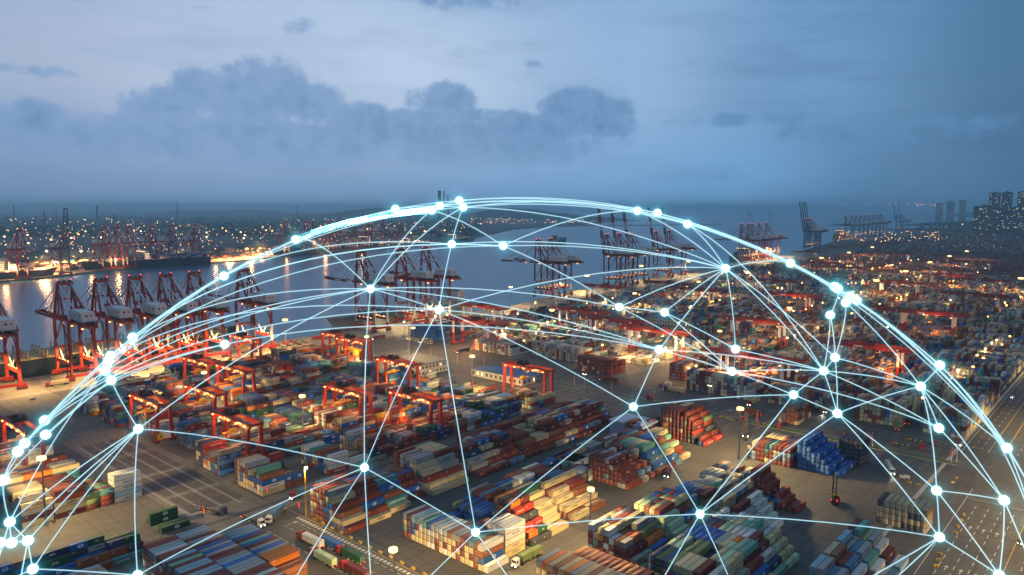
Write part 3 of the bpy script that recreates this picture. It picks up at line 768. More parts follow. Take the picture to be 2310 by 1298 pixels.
def door_mesh(sy):
    b = MB(M_doorbar); y0, y1 = (0.04, 1.14) if sy > 0 else (-1.14, -0.04)
    b.use(CM['object'][1]).box(-.035, 0, y0, y1, .14, CH - .2)
    b.use(M_doorbar)
    for yy in (y0 + .25, y1 - .30): b.box(-.075, -.035, yy - .03, yy + .03, .12, CH - .17)
    for yy in (y0 + .25, y1 - .30): b.box(-.10, -.075, yy - .02, yy + .22, 1.0, 1.06)
    me = b.mesh('door'); ul = me.uv_layers.new(name='UVMap')
    for d in ul.data: d.uv = (.31, .5)
    return me
M_doorbar = mat('door_lock_bar', (0.45, 0.44, 0.42), 0.45, 0.3)
M_letw = mat('lettering_white', (0.75, 0.75, 0.73), 0.6); M_letd = mat('lettering_dark', (0.03, 0.05, 0.09), 0.6); M_letr = mat('lettering_red', (0.45, 0.03, 0.03), 0.6)
CMESH = {12.19: container_mesh(12.19), 6.06: container_mesh(6.06)}
DMESH = [door_mesh(1), door_mesh(-1)]
TEXTS = {'cream': [('COSCO', M_letd, 1.25)], 'grey': [('MAERSK', M_letd, 1.3)], 'white': [('CMA CGM', M_letd, 1.0)], 'teal': [('CHINA SHIPPING', M_letw, 1.15)], 'maroon': [('SITC', M_letw, 1.3)],
         'navy': [('APL', M_letw, 1.35), ('KMTC', M_letw, 1.3)], 'dark green': [('ZGL', M_letw, 1.4)], 'steel blue': [('SITC', M_letw, 1.3)], 'red': [('HAMBURG SUD', M_letw, 1.0)], 'green': [('EVERGREEN', M_letw, 1.2)]}
def emblem_mesh(m):
    b = MB(m); n = 18; vs = []; fs = []
    for s in (1.0, .62):
        for i in range(n):
            t = 2 * math.pi * i / n; vs.append((1.05 * s * math.cos(t), 0, .72 * s * math.sin(t)))
    for i in range(n): fs.append((i, (i + 1) % n, n + (i + 1) % n, n + i))
    b.add(vs, fs)
    b.add([(-.6, 0, -.1), (.6, 0, -.1), (.6, 0, .12), (-.6, 0, .12)], [(0, 1, 2, 3)])
    return b.mesh('emblem')
EMB = emblem_mesh(M_letw)
def mark_mesh(m):                                # small plate of codes at the upper end of a side
    b = MB(m)
    for i in range(3): b.add([(0, 0, -.18 * i), (1.1 - .3 * i, 0, -.18 * i), (1.1 - .3 * i, 0, .09 - .18 * i), (0, 0, .09 - .18 * i)], [(0, 1, 2, 3)])
    return b.mesh('code_marking')
MARKW, MARKR = mark_mesh(M_letw), mark_mesh(M_letr)
used_labels = {}
for i in sorted(IND):
    q = near[i]; rnd = random.Random(i)
    o = bpy.data.objects.new('shipping_container', CMESH[q['L']]); COL.objects.link(o)
    o.location = (q['x'], q['y'], q['z']); c = PAINT[q['p']]; j = rnd.uniform(.86, 1.14)
    o.color = (min(1, c[0] * j), min(1, c[1] * j * rnd.uniform(.96, 1.04)), min(1, c[2] * j * rnd.uniform(.94, 1.06)), 1)
    lab = f"{q['p']} {'long' if q['L'] > 7 else 'short'} container, {ORD[q['t']]}-tier, {NTH[q['r']]}-row, {(q['s'] + ' ') if q['s'] else ''}{NTH[q['b']]}-bay, {q['w']}"
    if len(lab.split()) > 16: lab = lab.replace(' in the ', ' ')
    tag(o, lab, 'container', 'stacked shipping containers')
    used_labels[lab] = used_labels.get(lab, 0) + 1
    for dm in DMESH:
        d = bpy.data.objects.new('door', dm); COL.objects.link(d); d.parent = o; d.location = (-q['L'] / 2, 0, 0); d.color = o.color
def side_mark(q, rnd):
    """lettering / emblem on the long side that faces the open aisle: (mesh, x, z)"""
    L = q['L']
    if q['txt'] == 'OVAL' or q['p'] in ('blue', 'bright blue'): return EMB, .5, 1.35
    if q['p'] in TEXTS and rnd.random() < .62:
        t, m, s = rnd.choice(TEXTS[q['p']])
        if L < 7: s *= .55
        return word_mesh(t, s, m, .02), 0.3, 1.4
    if q['p'] in ('cream', 'white', 'grey'): return MARKR, -L * .36, 2.1
    return MARKW, -L * .40, 2.1
by_id = {}
for o in [o for o in COL.objects if o.name.startswith('shipping_container')]:
    by_id[tuple(round(v, 2) for v in o.location)] = o
marks = MB(); mark_list = []
for i, q in enumerate(near):
    if q['side'] < 3: continue
    me, mx, mz = side_mark(q, random.Random(i * 3 + 1)); y = -CW / 2 - .03
    if i in IND:
        o = by_id[tuple(round(v, 2) for v in (q['x'], q['y'], q['z']))]
        d = bpy.data.objects.new(me.name.split('.')[0], me); COL.objects.link(d); d.parent = o
        d.location = (mx, y, mz)
        if me.name.startswith('lettering'): d.rotation_euler = (R(90), 0, 0)
    elif q['vis'] > 60: mark_list.append((me, q['x'] + mx, q['y'] + y, q['z'] + mz, me.name.startswith('lettering')))
# all the other containers as one mass
rest = [q for i, q in enumerate(BOXES) if i not in IND]
n = len(rest); X = np.array([q['x'] for q in rest]); Y = np.array([q['y'] for q in rest]); Z = np.array([q['z'] for q in rest]); LL = np.array([q['L'] for q in rest])
prng = np.random.default_rng(5)
colr = np.array([PAINT[q['p']] for q in rest]) * prng.uniform(.82, 1.16, (n, 1)) * prng.uniform(.95, 1.05, (n, 3)); colr = np.clip(colr, 0, 1)
v0, f0, m0 = box_data(2.0); v0 = np.array(v0); f0 = np.array(f0)
V = np.repeat(v0[None], n, 0).copy(); V[:, :, 0] *= (LL / 2)[:, None]; V[:, :, 0] += X[:, None]; V[:, :, 1] += Y[:, None]; V[:, :, 2] += Z[:, None]
F = (f0[None] + (np.arange(n) * 8)[:, None, None]).reshape(-1)
me = bpy.data.meshes.new('container_stacks')
me.vertices.add(n * 8); me.vertices.foreach_set('co', V.reshape(-1)); me.loops.add(n * 20); me.loops.foreach_set('vertex_index', F.astype(np.int32))
me.polygons.add(n * 5); me.polygons.foreach_set('loop_start', (np.arange(n * 5) * 4).astype(np.int32))
try: me.polygons.foreach_set('loop_total', np.full(n * 5, 4, np.int32))
except Exception: pass
for m in CM['stuff']: me.materials.append(m)
me.polygons.foreach_set('material_index', np.tile(np.array(m0, np.int32), n))
ul = me.uv_layers.new(name='UVMap'); ul.data.foreach_set('uv', np.tile(np.array([0, 0, 1, 0, 1, 1, 0, 1], np.float32), n * 5))
ca = me.color_attributes.new('paint', 'FLOAT_COLOR', 'CORNER')
cc = np.ones((n, 20, 4), np.float32); cc[:, :, :3] = colr[:, None, :]; ca.data.foreach_set('color', cc.reshape(-1))
me.update(calc_edges=True); me.validate()
o = bpy.data.objects.new('container_stacks', me); COL.objects.link(o)
tag(o, 'countless stacked shipping containers filling the yards into the hazy distance', 'containers', kind='stuff')
mb = MB()
for mm, x, y, z, isw in mark_list:
    mb.use(mm.materials[0]); o0 = len(mb.v)
    mb.v += [(x + v.co.x, y - v.co.z, z + v.co.y) if isw else (x + v.co.x, y + v.co.y, z + v.co.z) for v in mm.vertices]
    for p in mm.polygons: mb.f.append(tuple(i + o0 for i in p.vertices)); mb.mi.append(mb.cur)
d = mb.build('side_lettering', o); d['kind'] = 'stuff'
print('containers', len(BOXES), 'near', NEAR_N, 'marks', len(mark_list), 'dups', [k for k, v in used_labels.items() if v > 1][:5], max(len(k.split()) for k in used_labels))

# ================================================================== CRANES
def lattice(b, p, q, wd, n, t=.35):
    """four chords with zig-zag bracing between p and q (square section)"""
    p, q = Vector(p), Vector(q); d = (q - p).normalized(); up = Vector((0, 0, 1)) if abs(d.z) < .95 else Vector((0, 1, 0))
    a = d.cross(up).normalized() * wd / 2; c = a.cross(d).normalized() * wd / 2
    cor = [a + c, a - c, -a - c, -a + c]
    for k in cor: b.bar(p + k, q + k, t)
    for i in range(n):
        s, e = p.lerp(q, i / n), p.lerp(q, (i + 1) / n)
        for j in range(4):
            if (i + j) % 2 == 0: b.bar(s + cor[j], e + cor[(j + 1) % 4], t * .6)
            else: b.bar(s + cor[(j + 1) % 4], e + cor[j], t * .6)
def quay_crane(two_tone=False, boom_up=False, body=None, detail=True, gz=48.0, apex=77.0, outreach=66.0, gauge=34.0, house=True):
    """ship-to-shore crane: x along the quay, +y over the water, origin under the sea-side legs"""
    body = body or M_orange; k = Kit(); G = -gauge; hx = 9.2
    lower = M_white if two_tone else body
    for y in (0, G):
        for s in (-1, 1):
            b = k.part('leg', lower)
            b.bar((s * hx, y, 3.2), (s * hx, y, 26), 2.1, 2.0)
            b.use(body).bar((s * hx, y, 26), (s * hx, y, gz + 2), 2.0, 1.9)
            if two_tone: b.use(M_red).bar((s * hx, y, 3.2), (s * hx, y, 9.5), 2.2, 2.1)
        b = k.part('sill_beam', M_red); b.cb(0, y, 4.2, 27, 1.8, 2.2)
        for s in (-1, 1):
            q = k.part('bogie', M_dark, b)
            for j in range(4): q.cb(s * 10.5 + (j - 1.5) * 1.9, y, .75, 1.5, 1.0, 1.4)
            q.use(M_red).cb(s * 10.5, y, 2.2, 7.6, 1.3, 1.2)
    for s in (-1, 1):
        b = k.part('portal_beam', M_red if two_tone else body); b.cb(s * hx, G / 2, 14.0, 1.8, gauge - 1.9, 2.6)
        b = k.part('brace', M_white); b.bar((s * hx, G / 2, 15.4), (s * hx, -1.2, 31), .9); b.bar((s * hx, G / 2, 15.4), (s * hx, G + 1.2, 31), .9)
        b.use(body).bar((s * hx, -1.0, 30), (s * hx, G / 2, gz), .8); b.bar((s * hx, G + 1.0, 30), (s * hx, G / 2, gz), .8)
        for yy in (G * .2, G * .4, G * .6, G * .8):
            q = k.part('portal_lamp', M_lampo); q.sphere((s * hx, yy, 15.9), .55, 6, 4)
    for y, z in ((0, gz + 1), (G, gz + 1), (0, 24)): b = k.part('cross_beam', body); b.cb(0, y, z, 2 * hx - 1.9, 1.8, 2.2)
    gb = k.part('girder', body)
    for s in (-1, 1): gb.cb(s * 3.2, (G - 26 + 3) / 2, gz - 1.4, 1.5, abs(G - 26 - 3), 2.4)
    for yy in range(int(G - 25), 3, 6): gb.cb(0, yy, gz - 1.6, 5.0, .5, .8)
    gb.use(M_dark)
    for s in (-1, 1): gb.cb(s * 4.9, (G - 23) / 2, gz + .2, .12, abs(G - 20), 1.1)
    ang = R(81) if boom_up else R(0); hy = 3.2
    def bp(y, z): return (hy + (y - hy) * math.cos(ang) - (z - gz) * math.sin(ang), gz + (y - hy) * math.sin(ang) + (z - gz) * math.cos(ang))
    bm = k.part('boom', body)
    for s in (-1, 1):
        for j in range(6):
            ya, yb = hy + j * outreach / 6, hy + (j + 1) * outreach / 6
            bm.use(M_white if (two_tone and j in (1, 3)) else body)
            p0, p1 = bp(ya, gz - 1.4), bp(yb, gz - 1.4); bm.bar((s * 3.2, *p0), (s * 3.2, *p1), 1.3, 2.2)
    bm.use(body)
    for j in range(11):
        y_ = hy + 2 + j * (outreach - 3) / 10; p0 = bp(y_, gz - 1.6); bm.cb(0, *p0, 5.2, .6, .6)
    p0 = bp(hy + outreach, gz - .4); bm.cb(0, *p0, 8.2, 1.2, 1.8)
    # A-frame and stays
    af = k.part('mast_frame', body)
    for s in (-1, 1):
        af.bar((s * hx, 0, gz + 1), (s * 5.0, 1.0, apex), 1.9, 1.9, 1.4); af.bar((s * 8.6, G * .62, gz + 2), (s * 4.8, -1.0, apex - 1), 1.6, 1.6, 1.2); af.bar((s * 6.8, 0.6, gz + (apex - gz) * .55), (s * 6.8, G * .3, gz + (apex - gz) * .5), .8)
        af.bar((s * 4.6, 3.2, gz - 1), (s * 5.2, .9, apex - 6), .9)
    af.cb(0, 0, apex, 12.6, 2.8, 2.2); af.cb(0, 0, apex - 13, 12.6, 1.2, 1.4); af.use(M_dark)
    for s in (-1, 0, 1): af.cb(s * 4.0, 0, apex + 1.8, 2.2, 2.4, 1.8)
    for s in (-1, 1):
        q = k.part('beacon', M_lampr, af); q.sphere((s * 5.0, 0, apex + 3.4), .5, 6, 4)
    st = k.part('stay', M_white if not boom_up else body)
    for s in (-1, 1):
        for fr in ((.48, .96) if not boom_up else (.5,)):
            p0 = bp(hy + outreach * fr, gz)
            if boom_up:
                mid = (s * 3.6, 9, gz + 16); st.bar((s * 4.6, .5, apex), mid, .5); st.bar(mid, (s * 3.1, *p0), .5)
            else: st.bar((s * 4.6, .5, apex), (s * 3.1, *p0), .68 if fr < .9 else .55)
        st.use(M_white); st.bar((s * 4.6, -.5, apex), (s * 4.2, G - 20, gz), .75); st.bar((s * 4.8, -.5, apex - 2), (s * hx * .9, G, gz + 2), .85); st.use(M_white if not boom_up else body)
    if house:
        b = k.part('machinery_house', M_white); b.cb(0, G - 3, gz + 5.4, 10, 29, 7.4); b.cb(0, G - 3, gz + 9.3, 9, 28, .5)
        q = k.part('window', M_glass, b)
        for yy in (-10, -2): q.cb(-5.02, G - 3 + yy, gz + 6.4, .1, 1.7, 1.7)
        q.cb(-1.5, G - 17.53, gz + 6.4, 1.5, .1, 1.5); q.cb(2, G - 17.53, gz + 6.4, 1.2, .1, 1.2)
        b = k.part('gallery', M_dark)
        b.cb(0, G - 3, gz + 1.4, 13.6, 36, .3)
        for s in (-1, 1): b.cb(s * 6.7, G - 3, gz + 2.5, .12, 36, .12)
        for yy in range(-21, 15, 4):
            for s in (-1, 1): b.cb(s * 6.7, G + yy, gz + 2, .12, .12, 1.1)
    b = k.part('operator_cab', M_white); b.cb(0, -8, gz - 5.4, 2.6, 3.2, 2.8); b.use(M_glass).cb(0, -6.3, gz - 5.5, 2.2, .2, 1.8)
    b = k.part('trolley', M_dark); b.cb(0, -10, gz - 3.0, 5, 7, .9)
    b.use(M_yellow).cb(0, -14, 26, 2.4, 12, .9); b.use(M_dark)
    for s in (-1, 1): b.tube((s * .8, -12, 26), (s * .8, -12, gz - 3), .08, n=4); b.tube((s * .8, -16, 26), (s * .8, -16, gz - 3), .08, n=4)
    if detail:
        b = k.part('stair_tower', M_dark); lattice(b, (-hx - 2.0, G, 4), (-hx - 2.0, G, gz - 1), 2.4, 14, .28)
        b = k.part('work_lamp', M_lampo)
        for y_ in (G - 20, G + 4, -6): b.cb(-5.6, y_, gz - 3.2, 1.0, 2.6, .5)
        b.cb(0, hy + outreach * .3, gz - 3, 1.4, 2.0, .5) if not boom_up else b.cb(4, -2, gz - 4, 1.5, 1.5, .5)
    return k
WARM_L = (1.0, 0.56, 0.20); MAST_L = (1.0, 0.66, 0.26); ORANGE_L = (1.0, 0.36, 0.09)
# near berth, seven cranes on the left quay (apex columns from the photograph)
kA = quay_crane(False); protoA = None
names_a = ['cut off by the picture edge', 'standing alone beside the first stern', 'with the second lamp-lit portal from the left', 'third along from the left edge', 'behind the blue container stack', 'fifth along the left berth', 'at the open end of the left berth']
for i, ax in enumerate((-30, 145, 228, 305, 374, 438, 549)):
    X_ = x_at(ax, 690, 77)
    lab = f'tall vermilion quay crane with white machinery house, {names_a[i]}'
    if protoA is None: protoA = kA.build('quay_crane', lab, 'quay crane', (X_, 690, 0), 0, 'quay cranes on the left berth'); r = protoA[0]
    elif i < 6: r = copy_tree(protoA, (X_, 690, 0), 0, lab)
    else:
        r = quay_crane(True, body=M_red).build('quay_crane', 'red and white quay crane at the open end of the left berth', 'quay crane', (X_, 690, 0), 0, 'quay cranes on the left berth')[0]
    spot_light('portal_light', (X_ - 2, 670, 24), (X_ - 2, 672, 0), 70000, WARM_L, R(172), .25, 1.5); spot_light('apron_light', (X_ + 12, 642, 24), (X_ + 12, 640, 0), 80000, WARM_L, R(140), .5, 1.5)
# middle berths
protoB = quay_crane(True, body=M_red, gz=56, apex=88).build('quay_crane', 'red and white quay crane over the bow of the moored grey ship', 'quay crane', (x_at(815, 694, 88), 694, 0), 0, 'red and white quay cranes with lowered booms')
for ax, px_lab, yy, rz in ((905, 'partly behind others at the middle berth', 695, 0), (960, 'tallest over the middle berth', 696, 0)):
    copy_tree(protoB, (x_at(ax, yy, 88), yy, 0), rz, f'red and white quay crane {px_lab}')
for ax, lab in ((1197, 'first of the pair before the lone ship at sea'), (1229, 'second of the pair before the lone ship at sea')):
    X_ = x_at(ax, 752, 88); copy_tree(protoB, (X_, 744 + (X_ - 967) * .10, 0), R(5.9), f'red and white quay crane, {lab}')
for X_ in (540, 600, 640): spot_light('portal_light', (X_, 680, 24), (X_, 674, 0), 90000, (1.0, .70, .34), R(145), .4, 1.5); spot_light('apron_light', (X_ + 10, 655, 28), (X_ + 10, 650, 0), 80000, MAST_L, R(145), .5, 1.5)
for X_ in (930, 985): spot_light('portal_light', (X_, 730, 24), (X_, 724, 0), 90000, (1.0, .66, .30), R(145), .4, 1.5)
protoC = quay_crane(True, True, body=M_red, outreach=84, gz=57, apex=90).build('quay_crane', 'red and white quay crane, boom raised, leftmost of the group of three', 'quay crane', (0, 0, 0), 0, 'red and white quay cranes with raised booms')
first = True
for px, pb, lab in ((1352, 640, 'leftmost of the group of three'), (1386, 636, 'centre of the group of three'), (1418, 632, 'rightmost of the group of three'), (1486, 622, 'first of the pair by the quay lamps'), (1522, 619, 'second of the pair by the quay lamps')):
    X_ = x_at(px - 12, 775, 57); loc = (X_, 738 + (X_ - 967) * .104 - 4, 0)
    if first: protoC[0].location = loc; protoC[0].rotation_euler = (0, 0, R(5.9)); first = False
    else: copy_tree(protoC, loc, R(5.9), f'red and white quay crane, boom raised, {lab}')
# distant cranes: one joined mesh each
def joined(name, kit, label, group, spots, labels):
    b = kit.joined(); me = b.mesh(name)
    for i, (x, y, rz) in enumerate(spots):
        o = bpy.data.objects.new(name, me); COL.objects.link(o); o.location = (x, y, 0); o.rotation_euler = (0, 0, rz)
        tag(o, labels[i] if labels else label, 'quay crane', group)
NTHS = NTH
kf = quay_crane(True, body=M_red, detail=False, gz=57, apex=95)
joined('quay_crane', kf, None, 'far red quay cranes past the raised booms', [(x_at(px, 830, 95), 822 + (x_at(px, 830, 95) - 1853) * .07, R(4)) for px in (1664, 1683, 1694, 1712, 1732)],
       [f'far red and white quay crane, {NTHS[i]} of the cluster before the open sea' for i in range(5)])
kbu = quay_crane(False, True, body=M_blue, detail=False, house=True, gz=60, apex=99, outreach=100)
def bx(px, y, z): return x_at(px, y, z)
joined('quay_crane', kbu, None, 'blue quay cranes with raised booms', [(bx(px, 905, 60), 880 + (bx(px, 905, 60) - 2320) * .19 - 8, R(10)) for px in (1818, 1828, 1838, 1847)],
       [f'distant blue quay crane, boom raised, {NTHS[i]} of the four upright booms' for i in range(4)])
kbd = quay_crane(False, False, body=M_blue, detail=False, gz=62, apex=103, outreach=74)
spots = []
for px in (1905, 1918, 1928, 1938, 1948, 1957, 1967, 1976, 1984):
    X_ = x_at(px, 1080, 103)
    for _ in range(6): Y_ = 1066 + (X_ - 3410) * .083; X_ = x_at(px, Y_, 103)
    spots.append((X_, Y_ - 6, R(5)))
joined('quay_crane', kbd, None, 'blue quay cranes with lowered booms', spots, [f'distant blue quay crane with lowered boom, {NTHS[i]} from the lit orange hull' for i in range(9)])
X_ = x_at(2022, 1180, 45); joined('quay_crane', kbu, None, 'blue quay cranes with raised booms', [(X_, 1180, R(3)), (X_ + 150, 1192, R(3))], ['distant blue quay crane with raised boom standing nearest the towers', 'distant blue quay crane with raised boom behind its twin'])
# across the bay (water side towards the viewer)
def shore_y(x):
    for a, c in zip(SH[:-1], SH[1:]):
        if a.x <= x <= c.x: return a.y + (c.y - a.y) * (x - a.x) / (c.x - a.x)
    return SH[-1].y
def shore_x(px, z):
    X_ = 800
    for _ in range(12): X_ = x_at(px, shore_y(X_) + 6, z)
    return X_
fx = [shore_x(px, 92) for px in (45, 237, 265, 292, 343, 388, 441, 645, 690, 708, 745, 762, 800, 835, 865, 905)]
joined('quay_crane', kf, None, 'quay cranes across the bay', [(x, shore_y(x) + 6, R(180 + 8)) for x in fx], [f'far red quay crane across the bay, {NTHS[i]} from the picture\'s left side' for i in range(len(fx))])
kdu = quay_crane(False, True, body=mat('crane_purple_grey', (.10, .075, .10), .6), detail=False, gz=55, apex=76, outreach=84)
x = shore_x(145, 45); joined('quay_crane', kdu, None, 'quay cranes across the bay', [(x, shore_y(x) + 6, R(188))], ['dark quay crane with upright boom towering across the bay on the left'])
o = gp(1735, 497); joined('quay_crane', kbu, None, 'cranes on the far breakwater', [(o.x * 1.0, o.y, R(30)), (o.x * .97, o.y + 130, R(30))], ['tiny far crane with raised boom by the breakwater end', 'tiny far crane beside the raised one by the breakwater'])

rl = random.Random(3)
for i in range(11): X_ = shore_x(20 + i * 88 + rl.uniform(-22, 22), 12); point_light('ship_side_light', (X_, shore_y(X_) - 3, 22), rl.uniform(25000, 70000), (1.0, .46, .16), 2.5)
for i in range(22):
    X_ = shore_x(20 + i * 47, 12); Y_ = shore_y(X_) + rl.choice((55, 110, 190, 260)); spot_light('far_quay_light', (X_, Y_, 34), (X_, Y_ - 5, 0), 1900000, (1.0, .45, .15), R(155), .5, 3)
for X_, Y_ in ((1930, 815), (2010, 822), (2080, 826), (3480, 1090), (3600, 1100)): spot_light('far_quay_light', (X_, Y_, 36), (X_, Y_ - 10, 0), 420000, (1.0, .55, .24), R(150), .5, 4)
# --- rubber-tyred gantry cranes of the front yard
def yard_gantry(span=39.0, ht=23.5):
    k = Kit()
    for y in (0, span):
        for s in (-1, 1):
            b = k.part('leg', M_red); b.bar((s * 4.6, y, 2.2), (s * 3.6, y, ht - 1.2), 1.7, 1.9)
        b = k.part('sill_beam', M_red); b.cb(0, y, 1.9, 12.5, 1.2, 1.1)
        for s in (-1, 1):
            for j in (-1, 1):
                q = k.part('tyre', M_rubber, b); q.tube((s * 4.8 + j * .95, y - .4, .8), (s * 4.8 + j * .95, y + .4, .8), .8, n=12)
    b = k.part('main_girder', M_red)
    for s in (-1, 1): b.cb(s * 3.6, span / 2, ht, 1.6, span + 4.5, 2.6)
    for y in (-2.0, span + 2.0): b.cb(0, y, ht, 7.2, .8, 1.4)
    b.use(M_dark)
    for s in (-1, 1):
        b.cb(s * 4.5, span / 2, ht + 1.05, .9, span + 4, .12); b.cb(s * 4.9, span / 2, ht + 2.1, .1, span + 4, .1)
        for j in range(12): b.cb(s * 4.9, -1 + j * (span + 2) / 11, ht + 1.6, .1, .1, 1.0)
    b.use(M_white).cb(-4.43, 7.5, ht, .06, 4.2, 1.1)
    q = k.part('number_plate', M_letw, b)
    for j, wd in enumerate((1.2, 2.2, 1.2)): q.cb(-4.43, span * .45 + j * 3.4, ht + .1, .05, wd, .9)
    b = k.part('trolley', M_dark); b.cb(0, span * .62, ht + 2.2, 6.4, 7.5, 2.2); b.cb(-1.5, span * .62 + 1, ht + 3.8, 2.6, 3, 1.6); b.cb(1.8, span * .62 - 2, ht + 3.6, 1.6, 2, 1.2)
    q = k.part('operator_cab', M_white, b); q.cb(-1.8, span * .62 - 5.6, ht - 2.2, 2.2, 2.4, 2.6); q.use(M_glass).cb(-2.92, span * .62 - 5.6, ht - 2.2, .06, 2.0, 1.8)
    q = k.part('spreader', M_yellow, b); q.cb(0, span * .62, 14.5, 12.0, 2.2, .7); q.cb(0, span * .62, 15.6, 3.4, 2.0, 1.2)
    q.use(M_dark)
    for sx in (-1, 1):
        for sy in (-1, 1): q.tube((sx * 1.4, span * .62 + sy * .9, 16), (sx * 2.2, span * .62 + sy * 1.6, ht + 1), .06, n=4)
    b = k.part('electrical_house', M_white); b.cb(.9, -.2, 4.4, 4.2, 2.4, 3.4)
    b = k.part('cable_drum', M_yellow); b.tube((-3.0, -1.4, 4.3), (-3.0, -.5, 4.3), 2.1, n=18)
    b.use(M_dark).tube((-3.0, -1.6, 4.3), (-3.0, -.3, 4.3), .6, n=10)
    b = k.part('stair', M_dark)
    for j in range(5): b.bar((4.0 + (j % 2) * 1.6, span + .9, 2.5 + j * 4), (5.6 - (j % 2) * 1.6, span + .9, 6.5 + j * 4), .35, .15)
    for j in range(5):
        b = k.part('beam_lamp', M_lampo); b.cb(-4.75, 1.5 + j * (span - 3) / 4, ht - .6, .6, 1.3, .6)
    return k
RT = [(296, 366.5, 'with white house and drum by the orange-lit boxes'), (277, 411, 'in the centre of the front yard'), (355, 455, 'above the cream rows in mid yard'), (406, 366.5, 'at the yard end beside the blue-roofed shed'),
      (394, 587, 'nearest the moored grey ship'), (388, 556, 'just in front of the one nearest the grey ship'), (256, 571, 'in the left group beside the apron'), (261, 527, 'in the left group beneath a yard lamp'),
      (182, 483, 'by the tall blue and cream stack at left'), (216, 480, 'above the yellow container at left'), (197, 404, 'over the navy stack by the lanes'), (113, 479, 'at the left picture edge'), (330, 640, 'on the apron edge behind the left yard')]
protoR = None
for x, ytop, lab in RT:
    lab = 'red rubber-tyred yard gantry ' + lab; loc = (x, ytop - 41, 0)
    if protoR is None: protoR = yard_gantry().build('yard_gantry', lab, 'gantry crane', loc, 0, 'red rubber-tyred yard gantries')
    else: copy_tree(protoR, loc, 0, lab)
    for dy in (8, 30): point_light('gantry_light', (x - 6.2, ytop - 41 + dy, 20.5), 7000, ORANGE_L, .8)
    point_light('lane_light', (x + 7, ytop - 41 + 34.5, 5), 4200, (1.0, .45, .12), .4)

# --- rail-mounted gantries of the second terminal
def rail_gantry(span=50.0, ht=26.5, over=12.0):
    k = Kit()
    for y in (0, span):
        for s in (-1, 1):
            b = k.part('leg', M_red); b.bar((s * 6.5, y, 1.8), (s * 6.5, y, 13), 2.0, 2.0); b.use(M_white).bar((s * 6.5, y, 13), (s * 6.5, y, ht - 1.6), 2.05, 2.05)
        b = k.part('sill_beam', M_red); b.cb(0, y, 2.2, 19, 1.5, 1.5)
        for s in (-1, 1): q = k.part('bogie', M_dark, b); q.cb(s * 6.5, y, .75, 5, 1.1, 1.4)
    b = k.part('main_girder', M_red)
    for s in (-1, 1):
        b.cb(s * 6.0, span / 2, ht, 1.6, span + over * 2 - 6, 2.9)
        for e in (-1, 1): b.bar((s * 6.0, span / 2 + e * (span / 2 + over - 3), ht + .35), (s * 6.0, span / 2 + e * (span / 2 + over + 3), ht + 1.0), 1.6, 2.0, .9)
    for e in (-1, 1): b.cb(0, span / 2 + e * (span / 2 + over + 2), ht + .6, 12, 1.0, 1.2)
    for j in (.2, .8): b.cb(0, span * j, ht + .4, 10.4, 1.0, 1.4)
    b.use(M_dark)
    for s in (-1, 1): b.cb(s * 7.1, span / 2, ht + 1.5, .9, span + over * 2 - 6, .12); b.cb(s * 7.5, span / 2, ht + 2.5, .1, span + over * 2 - 6, .1)
    q = k.part('sign_board', M_white, b); q.cb(-6.86, span * .62, ht, .08, 7.2, 1.4)
    q = k.part('lettering', M_letw, b)
    wm_ = word_mesh('40.5T', 2.6, M_letw, .05)
    o0 = len(q.v)
    q.v += [(-6.86, span * .96 - v.co.x, ht + v.co.y) for v in wm_.vertices]
    for p in wm_.polygons: q.f.append(tuple(i + o0 for i in p.vertices)); q.mi.append(0)
    for yy in (span * 1.10, span * .02):
        q.cb(-6.86, yy, ht, .06, 1.7, 1.6)
    b = k.part('trolley', M_red); b.cb(0, span * .45, ht + 2.4, 13, 8, 1.6); b.use(M_dark).cb(-2, span * .45, ht + 4.0, 5, 5, 1.6); b.cb(3, span * .45 - 1, ht + 3.9, 3, 3, 1.4)
    q = k.part('operator_cab', M_white, b); q.cb(-3, span * .45 - 6, ht - 3, 2.4, 2.6, 2.8); q.use(M_glass).cb(-4.23, span * .45 - 6, ht - 3, .06, 2.1, 1.8)
    q = k.part('spreader', M_yellow, b); q.cb(0, span * .45, 17, 12, 2.3, .8)
    q.use(M_dark)
    for sx in (-1, 1): q.tube((sx * 1.8, span * .45, 17), (sx * 1.8, span * .45, ht + 1.5), .1, n=4)
    b = k.part('leg_lamp', M_lampo)
    for s in (-1, 1): b.cb(s * 7.8, 1.8, ht - 3.0, .7, 1.3, .6)
    return k
RM = [(646, 210, 50, 'nearest, behind the tank containers'), (541, 263, 48, 'over the orange-lit boxes by the cross road'), (656, 512, 55, 'before the quay lamps, leftmost of the overlapping row'), (625, 448, 55, 'second of the overlapping row in mid distance'),
      (595, 381, 55, 'third of the overlapping row in mid distance'), (717, 335, 52, 'over the coloured rows past the office block'), (896, 219, 50, 'on the right beyond the nearest one'), (959, 396, 50, 'in the middle rows with orange-lit boxes'),
      (608, 619, 52, 'by the tall blue stack near the apron'), (881, 637, 58, 'below the raised quay crane booms'), (523, 548, 55, 'over the orange stacks by the blue block'), (1126, 484, 60, 'half hidden behind the tallest bright node'),
      (985, 590, 58, 'farther back below the raised booms'), (936, 520, 55, 'behind the office block in the distance'), (1972, 519, 70, 'far off before the empty yard'), (1918, 719, 80, 'far off, topmost at the red quay cranes'),
      (1826, 376, 70, 'far off over the empty yard at right'), (1415, 300, 62, 'right of the empty yard'), (1361, 241, 62, 'right of the empty yard, nearer one'), (898, 268, 46, 'left neighbour of the right-hand crane'),
      (1785, 322, 80, 'far right, farthest of the row'), (1476, 492, 70, 'beside the empty yard on its left'), (1230, 330, 55, 'in the hazy right middle'), (1560, 560, 60, 'behind the lit white stacks in the distance'), (1120, 150 + 62, 52, 'over the right rows in the distance')]
protoM = None
